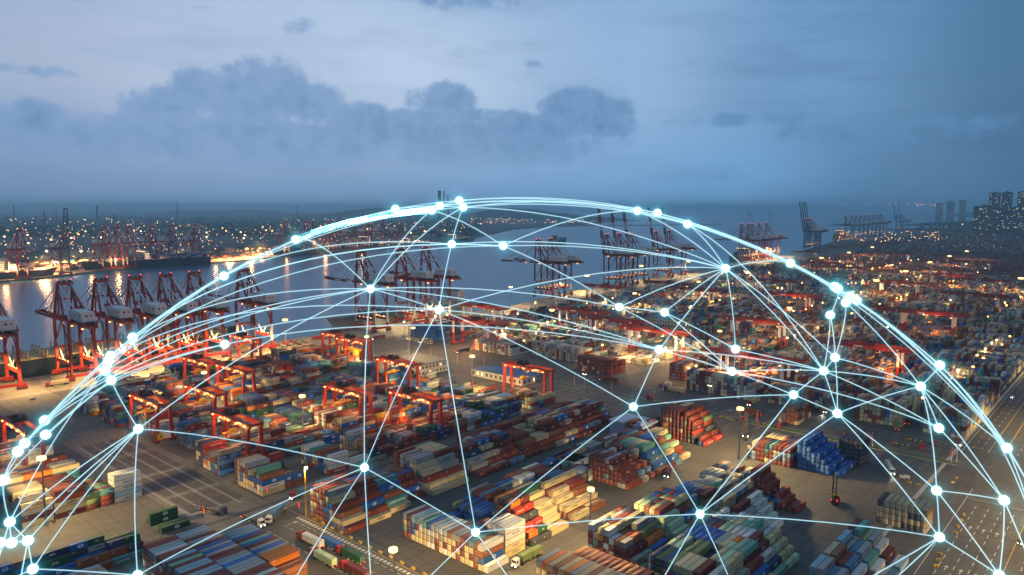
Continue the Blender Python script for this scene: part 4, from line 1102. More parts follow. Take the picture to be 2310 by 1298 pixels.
for x, yt, sp, lab in RM:
    lab = 'red rail gantry on white legs ' + lab; loc = (x, yt - 50 - 8, 0)
    if protoM is None: protoM = rail_gantry().build('rail_gantry', lab, 'gantry crane', loc, 0, 'red rail gantries of the second terminal')
    else: copy_tree(protoM, loc, 0, lab)
for x, y, e, c in ((541, 232, 22000, ORANGE_L), (646, 160, 15000, ORANGE_L), (595, 330, 30000, WARM_L), (523, 515, 24000, ORANGE_L), (896, 180, 15000, ORANGE_L), (959, 355, 20000, ORANGE_L), (717, 290, 14000, WARM_L), (608, 580, 14000, WARM_L), (680, 165, 9000, ORANGE_L), (570, 360, 26000, WARM_L), (1415, 260, 16000, ORANGE_L), (560, 225, 9000, ORANGE_L)):
    point_light('gantry_light', (x - 12, y, 15), e * 1.6, c, 1.0)

M_faro_w = mat('work_lamp_orange', (1, .6, .3), .4, emis=(1.0, .45, .12), estr=5); M_farw_w = mat('work_lamp_yellow', (1, .9, .6), .4, emis=(1.0, .76, .36), estr=5)
# ================================================================== LIGHT MASTS
def mast(ht, r=.55, heads=10, wide=2.6):
    k = Kit(); b = k.part('pole', M_steel); b.tube((0, 0, 0), (0, 0, ht), r, r * .45, 8); b.cb(0, 0, .3, 1.6, 1.6, .6)
    b = k.part('head_frame', M_steel); b.tube((0, 0, ht - .2), (0, 0, ht + .15), wide * .8, n=12); b.tube((0, 0, ht), (0, 0, ht + 1.6), .12, n=5)
    b = k.part('floodlight', M_lamp)
    for i in range(heads):
        t = 2 * math.pi * i / heads; b.cb(wide * math.cos(t), wide * math.sin(t), ht - .1, .36 + wide * .40, .36 + wide * .40, .60 + wide * .55)
    return k
MASTS = []
for X_, Y_, h, lab in ((96, 363, 31, 'beside the left stacks, twin-clustered head'), (235, 166, 27.5, 'on the main aisle by the cream tower'), (384, 170, 29, 'near the red tower and verge'), (251, 401, 22, 'in the centre of the front yard'),
                       (377, 374, 32, 'by the cream stack in front of the shed'), (386, 512, 29, 'behind the two red yard gantries'), (444, 518, 29, 'twin-headed before the blue stack'), (391, 651, 29, 'alone on the apron against the water'), (238, 632, 29, 'among the left quay cranes'), (237, 504, 24, 'under the left yard gantries')):
    MASTS.append((X_, Y_, h, lab, 1.0))
q = gp(887, 1240, 27); MASTS.append((q.x, q.y, 27, 'at the bottom edge between aisle and trucks', 1.0))
for px, py, lab in ((1245, 700, 'over the green containers left of the red rail gantries'), (1152, 648, 'on the open apron before the pair of cranes'), (1324, 622, 'against the water beside the raised-boom cranes'), (1432, 662, 'right of the overlapping rail gantries'),
                    (1447, 600, 'between the raised-boom crane groups'), (1553, 590, 'beside the second raised-boom pair'), (1576, 636, 'over the coloured rows in mid distance'), (1624, 747, 'by the white reefer rows'), (1658, 788, 'next to a bright node in the middle'),
                    (1686, 615, 'under the far red cranes'), (1781, 695, 'over the brown rows right of centre'), (1853, 582, 'left of the empty far yard'), (1915, 570, 'below the blue cranes'), (1968, 558, 'behind the far rail gantries'), (2043, 612, 'on the empty far yard'),
                    (1977, 633, 'above the paired bright nodes'), (2142, 578, 'on the far right rows'), (2181, 567, 'highest on the far right rows'), (2098, 592, 'orange, by the far rail gantry'), (2303, 628, 'at the right picture edge'), (1722, 567, 'at the far red crane berth')):
    q = gp(px, py, 29); MASTS.append((q.x, q.y, 29, lab, 1.0))
prs = {}
for i, (X_, Y_, h, lab, e) in enumerate(MASTS):
    lab = 'lit floodlight mast ' + lab; D = math.hypot(X_, Y_); wd = 1.3 if D < 340 else (1.8 if D < 700 else (2.6 if D < 1200 else 4.0))
    key = (round(h), wd)
    if key not in prs: prs[key] = mast(h, .5, 10, wd * .75).build('floodlight_mast', lab, 'light mast', (X_, Y_, 0), 0, 'floodlight masts over the yards')
    else: copy_tree(prs[key], (X_, Y_, 0), 0, lab)
    flood(spot_light('mast_light', (X_, Y_, h - 1.6), (X_, Y_, 0), 120000 if D < 480 else (110000 if D < 1500 else 150000), MAST_L, R(166), .30, 1.2), 1 / 17.0)
for X_, Y_ in ((330, 5), (430, 20), (560, 32), (760, 32)): mast(24).build('floodlight_mast', 'unseen lit floodlight mast beside the highway, outside the right picture edge', 'light mast', (X_, Y_, 0), 0, 'floodlight masts over the yards'); flood(spot_light('mast_light', (X_, Y_, 22), (X_, Y_, 0), 110000, MAST_L, R(166), .30, 1.2), 1 / 17.0)  # masts out of view, added to light the highway and plaza
# slim lamp post by the blue-topped stack, and twin lamps at the verge
k = Kit(); b = k.part('pole', M_yellow); b.tube((0, 0, 0), (0, 0, 23), .4, .2, 8); b = k.part('lamp_head', M_lamp); b.cb(.6, 0, 23, 1.4, .8, .6)
k.build('lamp_post', 'slim yellow lit lamp post by the blue-topped stepped stack', 'lamp post', (178.5, 285, 0)); point_light('post_light', (179, 284, 22), 22000, MAST_L, .8)
k = Kit(); b = k.part('pole', M_white); b.tube((0, 0, 0), (0, 0, 42), .7, .35, 8); b = k.part('camera_cross_arm', M_white); b.cb(0, 0, 41, 4, .4, .4); b.cb(0, 0, 42.5, .4, .4, 3)
k.build('signal_mast', 'tall white slim mast behind the mid-yard gantry', 'mast', (405, 478, 0))

k = Kit(); bb = MB(M_steel); bb.tube((0, 0, 0), (0, 0, 13), .22, .14, 6); bb.use(M_faro_w).sphere((0, 0, 13.3), 1.15, 8, 5, .8); WL = [bb.mesh('work_lamp')]
bb = MB(M_steel); bb.tube((0, 0, 0), (0, 0, 13), .22, .14, 6); bb.use(M_farw_w).sphere((0, 0, 13.3), 1.05, 8, 5, .8); WL.append(bb.mesh('work_lamp'))
rw = random.Random(88); rows_ = (110, 150, 211, 272, 333, 387, 450, 511, 573, 632); wn = {}
for i in range(150):
    ri = rw.randrange(10); X_ = 520 + rw.random() ** 1.3 * 1500; Y_ = rows_[ri] + rw.choice((-3.2, 3.2)); col_ = rw.random() < .62
    o = bpy.data.objects.new('work_lamp', WL[0 if col_ else 1]); COL.objects.link(o); o.location = (X_, Y_, 0)
    tag(o, f"{'orange' if col_ else 'pale yellow'} work lamp glowing on the {NTH[ri]} lane between the far container rows", 'lamp', 'work lamps between the rows of the second terminal')
    if i % 2 == 0: point_light('work_light', (X_, Y_, 11.5), 5500 + X_ * 4, (1.0, .50, .17) if col_ else (1.0, .74, .40), .6)
# far lamps across the bay and along the far right road: real lamps too small to tell their poles
def dot(me, loc, label, cat, group):
    o = bpy.data.objects.new('distant_lamp', me); COL.objects.link(o); o.location = loc; tag(o, label, cat, group); return o
M_farw = mat('far_lamp_white', (1, .9, .7), .4, emis=(1.0, .70, .34), estr=5); M_faro = mat('far_lamp_orange', (1, .6, .3), .4, emis=(1.0, .45, .14), estr=5.5); M_farr = mat('far_lamp_red', (1, .1, .1), .4, emis=(1.0, .10, .12), estr=3)
def lampm(m, r):
    b = MB(m); b.sphere((0, 0, 24), r, 8, 5, .8); b.use(M_steel).tube((0, 0, 0), (0, 0, 23.5), .5, .3, 5); return b.mesh('distant_lamp')
LM = [lampm(M_farw, 3.6), lampm(M_faro, 4.0)]
big = [(10, 534, 0), (57, 505, 0), (62, 530, 0), (115, 541, 1), (161, 537, 0), (183, 567, 0), (105, 567, 0), (177, 529, 1), (193, 522, 0), (228, 536, 0), (64, 549, 0), (271, 520, 0), (302, 521, 1), (318, 522, 0), (397, 515, 1), (466, 525, 0), (466, 535, 0), (502, 515, 1), (510, 521, 1), (457, 545, 0), (543, 524, 0), (552, 531, 0), (550, 538, 0), (593, 512, 1), (600, 520, 1), (614, 521, 1), (690, 506, 1), (723, 510, 1), (816, 497, 1), (829, 517, 1), (890, 510, 1), (851, 520, 1), (927, 526, 1), (1003, 520, 1), (958, 522, 1), (893, 521, 1), (780, 513, 1), (1085, 505, 1), (1107, 503, 1), (1150, 493, 1), (2200, 502, 0), (2215, 500, 0), (2232, 498, 0), (2248, 497, 0), (2264, 496, 0), (2171, 506, 0), (2290, 501, 0)]
for i, (px, py, c) in enumerate(big):
    q = gp(px, py, 24); q.z = 0
    where = ('on the far left shore' if px < 640 else 'beyond the moored far ships' if px < 1100 else 'on the headland') if px < 2000 else 'along the road on the right-hand hill'
    dot(LM[c], q, f"{'orange' if c else 'white'} distant lamp {where}, {NTH[i % 34]} counted in from the left", 'lamp', 'single lamps far across the water')
rnd = random.Random(12); b = MB()
for i in range(720):
    px = rnd.choice((rnd.uniform(-10, 620), rnd.uniform(0, 480), rnd.uniform(600, 1070), rnd.uniform(1060, 1340)))
    lo = 506 if px < 620 else 500 if px < 1000 else 490 if px < 1180 else 486
    hi_ = 585 if px < 200 else 570 if px < 500 else 548 if px < 900 else 530 if px < 1060 else 505
    py = hi_ - (hi_ - lo) * rnd.random() ** .8; q = gp(px, py, 12); D = q.length
    b.use(rnd.choice((M_farw, M_faro, M_faro, M_faro, M_faro, M_farr if rnd.random() < .5 else M_farw))); b.sphere(q, D / 1650 * rnd.uniform(.32, .95), 5, 4, .8)
for i in range(60):
    px = rnd.uniform(1895, 2115) if i < 44 else rnd.uniform(2060, 2200); d = ray(px, rnd.uniform(458, 464)); D = rnd.uniform(12800, 14500)
    p = camv + d.normalized() * D; b.use(rnd.choice((M_faro, M_farr, M_farw))); b.sphere(p, D / 1650 * rnd.uniform(.3, .6), 5, 4)
for i in range(90):
    px = rnd.uniform(1890, 2120); q = gp(px, rnd.uniform(522, 545), 8); D = q.length
    b.use(rnd.choice((M_farw, M_faro))); b.sphere(q, D / 1650 * rnd.uniform(.3, .8), 5, 4)
for i in range(70):
    px = rnd.uniform(2100, 2310); q = gp(px, rnd.uniform(500, 560), 8); D = q.length
    b.use(rnd.choice((M_farw, M_faro))); b.sphere(q, D / 1650 * rnd.uniform(.2, .4), 5, 4)
tag(b.build('distant_lights'), 'myriad tiny lamps scattered over the far shores', 'lights', kind='stuff')

# ================================================================== SHIPS
def hull_mb(L, Bm, free, m_top, m_boot, rake=12):
    """hull along +x (bow at +x end), keel below the water"""
    b = MB(m_top); st = []
    N = 24
    for i in range(N + 1):
        t = i / N; x = -L / 2 + L * t
        wd = Bm / 2 * (min(1, .82 + t * 3) if t < .1 else (1 if t < .78 else max(.02, math.cos((t - .78) / .22 * math.pi / 2) ** .75)))
        sheer = free + (3.2 * ((t - .85) / .15) ** 1.2 if t > .85 else 0)
        xt = x + (rake * max(0, (t - .8) / .2) ** 2)
        st.append((x, xt, wd, wd * (.9 if t < .8 else .9 - (t - .8) * 2.2), sheer))
    def ring(z, top):
        return [((s[1] if top else s[0]), (s[2] if top else max(.02, s[3])), (s[4] if top else z)) for s in st]
    lo, md = ring(-4, False), ring(1.2, False); hi = ring(0, True)
    for A, B_, m in ((lo, md, m_boot), (md, hi, m_top)):
        b.use(m)
        for sgn in (-1, 1):
            o = len(b.v); b.v += [(p[0], sgn * p[1], p[2]) for p in A] + [(p[0], sgn * p[1], p[2]) for p in B_]
            n = N + 1
            for i in range(N):
                f = (o + i, o + i + 1, o + n + i + 1, o + n + i); b.f.append(f if sgn < 0 else f[::-1]); b.mi.append(b.cur)
        o = len(b.v); a, c = A[0], B_[0]
        b.v += [(a[0], -a[1], a[2]), (a[0], a[1], a[2]), (c[0], c[1], c[2]), (c[0], -c[1], c[2])]; b.f.append((o, o + 3, o + 2, o + 1)); b.mi.append(b.cur)
    b.use(M_deck); o = len(b.v); n = N + 1
    b.v += [(p[0], -p[1], p[2] - .9) for p in hi] + [(p[0], p[1], p[2] - .9) for p in hi]
    for i in range(N): b.f.append((o + i, o + i + 1, o + n + i + 1, o + n + i)); b.mi.append(b.cur)
    return b
M_deck = mat('ship_deck', (0.12, 0.06, 0.045), 0.8, noise=.3); M_hullb = mat('hull_navy', (0.012, 0.030, 0.055), .5, noise=.2); M_hullg = mat('hull_grey', (0.33, 0.34, 0.31), .5, noise=.2)
M_boot = mat('hull_boot_red', (0.22, 0.040, 0.025), .6, noise=.3); M_hullt = mat('hull_teal', (0.02, 0.10, 0.13), .5, noise=.2); M_hullo = mat('hull_orange', (.6, .16, .03), .5)
M_hatch = mat('hatch_cover_tan', (0.42, 0.33, 0.17), .7, noise=.3)
def ship(label, loc, rz, L, Bm, free, hullm, bridge_t, cargo, lit=False, group=None, words=None, cargo_h=4, seed=1, bow_word=None, superm=None):
    k = Kit(); k.p.append(('hull', hull_mb(L, Bm, free, hullm, M_boot), None)); rnd = random.Random(seed)
    bx0 = -L / 2 + L * bridge_t; b = k.part('superstructure', superm or M_white); b.cb(bx0, 0, free + 9, 13, Bm * .82, 18); b.cb(bx0 + 1, 0, free + 19.5, 10, Bm * 1.02, 3.2); b.cb(bx0, 0, free + 22, 6, 8, 2)
    q = k.part('window_band', M_glass if not lit else mat('lit_cabin_window', (1, .8, .5), .4, emis=(1, .62, .28), estr=3), b)
    for z in range(4): 
        for s in (-1, 1): q.cb(bx0, s * (Bm * .41 + .03), free + 4 + z * 3.6, 10, .1, .8)
    q.cb(bx0 + 6.05, 0, free + 19.8, .1, Bm * .96, 1.3); q.cb(bx0 - 4.05, 0, free + 19.8, .1, Bm * .96, 1.0)
    b = k.part('funnel', M_boot); b.cb(bx0 - 11, 0, free + 13, 7, 9, 12)
    b = k.part('foremast', M_white); b.tube((L / 2 - 9, 0, free), (L / 2 - 9, 0, free + 16), .6, .3, 6); b.cb(L / 2 - 9, 0, free + 12, .5, 5, .4)
    if cargo:
        b = k.part('deck_cargo', M_hatch); ms = [mat('cargo_' + n_.replace(' ', '_'), PAINT[n_], .6) for n_ in ('maroon', 'rust red', 'navy', 'steel blue', 'grey', 'cream', 'blue', 'teal')]
        x = -L / 2 + 10
        while x < L / 2 - 26:
            if abs(x - bx0 + 3) > 17:
                h0 = rnd.choice((cargo_h, cargo_h, max(0, cargo_h - 2), max(0, cargo_h - 1), 0)) if cargo < 1 else cargo_h
                for r_ in range(int(Bm * .9 / 2.5)):
                    y = -Bm * .45 + r_ * 2.5
                    for t in range(max(0, h0 - rnd.choice((0, 0, 0, 1)))): b.use(rnd.choice(ms)).box(x, x + 12.2, y, y + 2.42, free + .6 + t * 2.6, free + .6 + t * 2.6 + 2.56)
            x += 13.4
    else:
        b = k.part('hatch_cover', M_hatch); q = k.part('lashing_bridge', M_hatch)
        x = -L / 2 + 12
        while x < L / 2 - 26:
            if abs(x - bx0 + 3) > 17:
                b.box(x, x + 12.6, -Bm * .45, -.3, free, free + 1.4); b.box(x, x + 12.6, .3, Bm * .45, free, free + 1.4)
                for y in (-Bm * .45, -Bm * .22, 0, Bm * .22, Bm * .45): q.cb(x + 13.4, y, free + 3.6, 1.0, 1.0, 7.2)
                q.cb(x + 13.4, 0, free + 3.4, .5, Bm * .9, .3); q.cb(x + 13.4, 0, free + 6.6, .5, Bm * .9, .3)
            x += 14.6
    if words:
        wd, sz, cxw, m = words; me = word_mesh(wd, sz, m, .06); b = k.part('lettering', m); o0 = len(b.v)
        b.v += [(cxw + v.co.x, -Bm / 2 - .35, free * .52 + v.co.y) for v in me.vertices]
        for p in me.polygons: b.f.append(tuple(i + o0 for i in p.vertices)); b.mi.append(0)
    if lit:
        b = k.part('deck_lamp', M_lampo)
        for i in range(7): b.cb(-L * .4 + i * L * .125, -Bm * .45, free + 5, 1.2, 1.2, 1.0)
    return k.build('cargo_ship', label, 'ship', loc, rz, group)[0]
# berthed ships of the near quay
ship('empty dark-hulled container ship with tan hatch covers at the left berth', (205, 727, -3), 0, 330, 46, 16, M_hullb, .80, 0, words=('COSCO SHIPPING', 15.5, 66, M_letw))
ship('moored grey ship pointing its bow left at the middle berth', (600, 716, -3), math.pi, 210, 32, 13, M_hullg, .08, .5, cargo_h=2, seed=4)
ship('far ship berthed under the red cluster of cranes', (1960, 850, -3), R(4), 260, 38, 14, M_hullb, .25, .8, cargo_h=4, seed=6, lit=True)
ship('orange-lit ship among the distant blue cranes', (3560, 1112, -3), R(5), 240, 38, 18, M_hullo, .3, .5, cargo_h=3, seed=7, lit=True, superm=M_hullo)
# across the bay, ship by ship
def far_ship(pl, pr, label, Bm, free, m, bt, cargo, sd, flip=False, ch=4, words=None, superm=None):
    a, c = gp(pl[0], pl[1], -3), gp(pr[0], pr[1], -3); d = c - a; n = Vector((-d.y, d.x, 0)).normalized(); mid = (a + c) / 2 + n * Bm * .5
    return ship(label, mid, math.atan2(d.y, d.x) + (math.pi if flip else 0), d.length, Bm, free, m, bt, cargo, True, 'ships moored across the bay', cargo_h=ch, seed=sd, words=words, superm=superm)
far_ship((-70, 640), (131, 625), 'dark container ship cut by the left edge across the bay', 48, 17, M_hullb, .36, .7, 11, ch=5)
far_ship((203, 614), (478, 597), 'long dark container ship under red cranes across the bay', 48, 20, M_hullb, .55, .5, 12, flip=True, ch=4)
far_ship((628, 578), (738, 571), 'teal ship moored left of the shining-hulled one across the bay', 42, 22, M_hullt, .25, .5, 13, flip=True, ch=3)
far_ship((748, 568), (866, 558), 'dark green ship with white hull letters across the bay', 46, 21, mat('hull_green', (.01, .07, .06), .5), .72, .6, 14, ch=3, words=('EVERGREEN', 14, -20, M_letw))
far_ship((900, 558), (975, 553), 'small pale-lit vessel across the bay', 30, 10, M_hullt, .3, 0, 15)
far_ship((1020, 548), (1064, 543), 'small ship at the tip of the far quay', 30, 12, M_hullb, .2, 0, 16)
q = gp(1262, 550, -3); ship('lone container ship sailing in the open bay', q, R(25), 190, 30, 14, M_hullb, .12, 1, cargo_h=3, seed=17)
q = gp(2076, 517, -3); ship('tiny far ship off the wooded point', q, R(10), 240, 30, 12, M_hullg, .2, 1, cargo_h=1, seed=18)

# ================================================================== VEHICLES
def truck(cabm, load=None, loadm=None, lamps='none', tank=False, two=False):
    """tractor at +x end, trailer behind; origin on the road under the middle"""
    k = Kit(); b = k.part('chassis', M_dark); b.cb(-1.5, 0, 1.05, 13.2, .9, .35); b.cb(5.6, 0, .95, 5.4, 1.0, .35)
    for x in (-7.4, -4, 0, 3): b.cb(x, 0, 1.2, .3, 2.4, .25)
    b = k.part('cab', cabm); b.box(6.0, 8.2, -1.22, 1.22, .9, 3.5); b.add([(6.0, -1.15, 3.5), (7.9, -1.1, 3.5), (7.9, 1.1, 3.5), (6.0, 1.15, 3.5), (6.1, -1.0, 4.0), (7.2, -.95, 3.95), (7.2, .95, 3.95), (6.1, 1.0, 4.0)], [(4, 5, 6, 7), (0, 1, 5, 4), (1, 2, 6, 5), (2, 3, 7, 6), (3, 0, 4, 7)])
    q = k.part('windscreen', M_glass, b); q.cb(8.21, 0, 2.75, .05, 2.1, 1.0)
    for s in (-1, 1): q.cb(7.5, s * 1.23, 2.75, .9, .05, .8)
    q = k.part('bumper', M_dark, b); q.cb(8.25, 0, .85, .25, 2.4, .6)
    q = k.part('headlamp', M_lampw if lamps in ('front', 'both') else M_steel, b)
    for s in (-1, 1): q.cb(8.36, s * .9, 1.05, .1, .42, .3)
    for x in (7.2, 4.3, -4.6, -5.9, -7.2):
        b = k.part('wheel', M_rubber)
        for s in (-1, 1): b.tube((x, s * .8, .52), (x, s * 1.22, .52), .52, n=12)
    b = k.part('tail_lamp', M_lampr)
    for s in (-1, 1): b.cb(-8.12, s * .95, 1.05, .08, .4, .25)
    b = k.part('side_reflector', M_hivis)
    for x in (-6.5, -3.5, -.5): 
        for s in (-1, 1): b.cb(x, s * 1.22, 1.1, .9, .06, .22)
    if load:
        c = k.part('container_load', loadm)
        if two: c.box(-8.0, -2.0, -1.22, 1.22, 1.4, 3.95); c.box(-1.8, 4.2, -1.22, 1.22, 1.4, 3.95)
        elif tank:
            for x0, x1 in ((-7.8, -1.9), (-1.7, 4.2)):
                c.tube((x0 + .3, 0, 2.65), (x1 - .3, 0, 2.65), 1.15, n=16)
                for x in (x0, x1):
                    for s in (-1, 1): c.bar((x, s * 1.15, 1.4), (x, s * 1.15, 3.9), .14); c.bar((x0, s * 1.15, 3.85), (x1, s * 1.15, 3.85), .12)
        else:
            c.box(-8.0, 4.2, -1.22, 1.22, 1.4, 3.98)
            for x in (-8.0, 4.2):
                for s in (-1, 1): c.cb(x, s * 1.2, 2.7, .2, .12, 2.62)
        c.use(M_doorbar)
        for y in (-.8, -.35, .35, .8): c.cb(-8.05, y, 2.7, .06, .06, 2.3)
    return k
M_cabr = mat('cab_red', (.30, .022, .020), .4); M_cabw = mat('cab_white', (.68, .67, .62), .4); M_cabb = mat('cab_navy', (.03, .05, .11), .4)
def ld(n): return mat('load_' + n.replace(' ', '_'), PAINT[n], .6, noise=.2)
def T(px, py, deg, cabm, label, load=None, lamps='none', z=0, **kw):
    q = gp(px, py); return truck(cabm, load is not None, ld(load) if load else None, lamps, **kw).build('container_truck', label, 'truck', (q.x, q.y, .01), R(deg), 'trucks in the yards')[0]
T(700, 1228, 92, M_cabr, 'red truck hauling a white container in the queue', 'white', 'front')
T(745, 1236, 91, M_cabr, 'red truck hauling a blue container in the queue', 'blue', 'none')
T(728, 1268, 90, M_cabr, 'red truck hauling a grey-green container in the queue', 'pale green', 'none')
T(790, 1262, 90, M_cabr, 'red truck hauling a dark green container in the queue', 'dark green', 'none')
T(800, 1298, 90, M_cabr, 'red truck hauling a maroon container at the queue end', 'maroon', 'none')
T(570, 1180, -88, M_cabw, 'white truck without a load facing the viewer by the blue roofs', None, 'front')
T(622, 1168, 215, M_cabw, 'white truck turning with a steel blue container', 'steel blue', 'none')
T(690, 1118, 180, M_cabr, 'red truck with pale container passing the lamp post', 'steel blue', 'front')
T(730, 1100, 180, M_cabr, 'red truck with pale-topped container farther along the lane', 'pale blue', 'front')
T(478, 1156, -70, M_cabb, 'navy flatbed truck parked without a load by the lanes')
T(1190, 1266, 180, M_cabw, 'white truck pulling two short green containers by the aisle', 'olive', 'front', two=True)
T(2006, 1062, 205, M_cabw, 'white tanker truck with lit headlamps crossing the yard', 'white', 'front', tank=True)
T(1512, 1068, 195, M_cabb, 'dark truck with a maroon container and lit lamps on the aisle', 'maroon', 'front')
T(2020, 965, 20, M_cabr, 'truck with an olive container seen from behind by the pale wall', 'olive', 'none')
T(2042, 952, 20, M_cabr, 'truck with a maroon container beside the olive one', 'maroon', 'none')
T(1480, 906, 80, M_cabr, 'red empty chassis truck behind the bright node by the verge')
for i, (px, py, lab) in enumerate(((1560, 922, 'red empty chassis truck first along the verge, by a flag'), (1650, 948, 'red empty chassis truck second along the verge'), (1735, 962, 'red empty chassis truck third along the verge'), (1935, 988, 'red empty chassis truck fourth along the verge'),
                                       (2050, 1010, 'red empty chassis truck with lime markings near the verge end'), (2080, 1000, 'red flat trailer truck on the far lane near the verge end'))):
    T(px, py, -90, M_cabr, lab)
for px, py, d, lab in ((1375, 862, 100, 'truck with bright headlamps crossing below the brick-red block'), (1520, 885, 90, 'truck with bright headlamps on the cross road'), (1690, 935, 90, 'truck with headlamps beside the parked chassis on the cross road'), (1700, 912, 180, 'truck waiting at the gantry row with headlamps lit'),
                      (960, 772, 180, 'truck with headlamps by the blue stack'), (1045, 795, 180, 'truck with headlamps entering the orange-lit row'), (855, 765, 180, 'truck behind the twin yard gantries'), (1870, 928, 180, 'truck under the bright light by the paired verge')):
    T(px, py, d, M_cabr, lab, random.Random(px).choice(['maroon', 'cream', 'navy']), 'front')
    q = gp(px, py); a = R(d); f = Vector((math.cos(a), math.sin(a), 0)); p0 = Vector((q.x, q.y, 1.2)) + f * 8.9
    spot_light('headlamp_beam', p0, p0 + f * 14 - Vector((0, 0, 1.6)), 6500, (1.0, .93, .74), R(48), .6, .25)
q = gp(2006, 1062); a = R(205); f = Vector((math.cos(a), math.sin(a), 0)); p0 = Vector((q.x, q.y, 1.2)) + f * 8.9
spot_light('headlamp_beam', p0, p0 + f * 9 - Vector((0, 0, 1.4)), 2600, (1.0, .75, .42), R(50), .6, .25)
for px, py, d, lab in ((2250, 735, 180, 'in the red-lamped queue, nearest'), (2232, 757, 180, 'in the red-lamped queue, second'), (2290, 700, 180, 'in the red-lamped queue, fourth'), (2268, 718, 180, 'in the red-lamped queue, third'), (2190, 812, 180, 'alone on the lane right of the rim arcs'), (2238, 785, 180, 'by the cream stacks at right')):
    T(px, py, 0, M_cabr, f'truck with red tail lamps {lab}', 'maroon')
# parked trailers on the apron
for i in range(11):
    px, py = (735 - i * 5, 764 + i * .6) if i < 4 else (655 + (i - 4) * 8, 772 + (i % 3) * 4) if i < 8 else (605 + (i - 8) * 10, 785 - (i % 2) * 3)
    T(px, py, 172, M_cabr, f'empty trailer truck parked on the open apron, {NTH[i]} from the grey ship')
for i, (px, py) in enumerate(((70, 835), (230, 838), (130, 870), (330, 800), (395, 790), (290, 822), (555, 795))):
    T(px, py, 182, M_cabr, f'truck with cream container under the left quay cranes, {NTH[i]} of seven', 'cream')
def car(m, label, loc, deg):
    k = Kit(); b = k.part('body', m); b.box(-2.2, 2.2, -.9, .9, .35, .95)
    b.add([(-1.9, -.85, .95), (1.2, -.85, .95), (1.2, .85, .95), (-1.9, .85, .95), (-1.5, -.72, 1.5), (.5, -.72, 1.5), (.5, .72, 1.5), (-1.5, .72, 1.5)], [(4, 5, 6, 7), (0, 1, 5, 4), (1, 2, 6, 5), (2, 3, 7, 6), (3, 0, 4, 7)])
    b = k.part('window', M_glass); b.cb(-.5, 0, 1.22, 1.6, 1.66, .34)
    for x in (-1.35, 1.35):
        b = k.part('wheel', M_rubber)
        for s in (-1, 1): b.tube((x, s * .68, .34), (x, s * .93, .34), .34, n=10)
    b = k.part('headlamp', M_lampw)
    for s in (-1, 1): b.cb(2.21, s * .6, .7, .05, .35, .18)
    b = k.part('tail_lamp', M_lampr)
    for s in (-1, 1): b.cb(-2.21, s * .6, .75, .05, .35, .16)
    k.build('car', label, 'car', loc, R(deg))
q = gp(75, 902); car(M_cabw, 'white car driving on the pale apron at left', (q.x, q.y, .01), 5)
q = gp(2283, 898); car(M_cabw, 'small white car on the highway', (q.x, q.y, .02), 180)
q = gp(2300, 1226); car(M_dark, 'black car on the marked plaza at the right edge', (q.x, q.y, .02), 185)
q = gp(2180, 832); car(M_cabw, 'white car with headlamps on the yard lane right of the arcs', (q.x, q.y, .02), 180)
# empty-container handler
k = Kit(); b = k.part('chassis', M_cabr); b.cb(0, 0, 1.3, 6.2, 2.6, 1.2); b.cb(-2.3, 0, 2.3, 1.8, 2.4, 1.1)
b = k.part('operator_cab', M_dark); b.cb(-.3, 0, 3.0, 1.6, 1.6, 2.0); b.use(M_glass).cb(.52, 0, 3.2, .06, 1.4, 1.3)
b = k.part('mast', M_dark)
for s in (-1, 1): b.bar((3.4, s * .75, .6), (3.4, s * .75, 15.5), .42, .5)
for z in range(2, 16, 3): b.cb(3.4, 0, z, .3, 1.5, .35)
b = k.part('spreader', M_yellow); b.cb(4.2, 0, 5.2, .5, 6.0, .6)
for x in (2.3, -2.2):
    b = k.part('wheel', M_rubber)
    for s in (-1, 1): b.tube((x, s * .95, .75), (x, s * 1.45, .75), .75, n=12)
b = k.part('lamp', M_lampr)
for s in (-1, 1): b.cb(-3.2, s * 1.1, 1.9, .2, .4, .3); b.cb(3.1, s * 1.2, 2.1, .2, .4, .3)
q = gp(1885, 1134); k.build('container_handler', 'tall-masted container handler alone on the dark apron', 'forklift', (q.x, q.y, .01), R(185))
k2 = Kit()
b = k2.part('chassis', M_dark); b.cb(0, 0, 1.3, 6.2, 2.6, 1.2); b.cb(-2, 0, 2.6, 1.8, 2.2, 1.6); b.cb(0, 0, .6, 5.6, 2.8, .5)
b = k2.part('mast', M_dark)
for s in (-1, 1): b.bar((3.4, s * .75, .4), (3.4, s * .75, 19), .42, .5)
for z in range(2, 19, 3): b.cb(3.4, 0, z, .3, 1.5, .3)
b = k2.part('lamp', M_lampw); b.cb(3.0, 1.4, 3, .3, .5, .4); b.cb(3.0, -1.4, 3, .3, .5, .4)
q = gp(2120, 884); k2.build('container_handler', 'dark handler with bright lamps in the right-hand lane', 'forklift', (q.x, q.y, .01), R(190))
q = gp(1682, 992); k2.build('container_handler', 'dark ladder-masted handler beside the red tower', 'forklift', (q.x, q.y, .01), R(200))

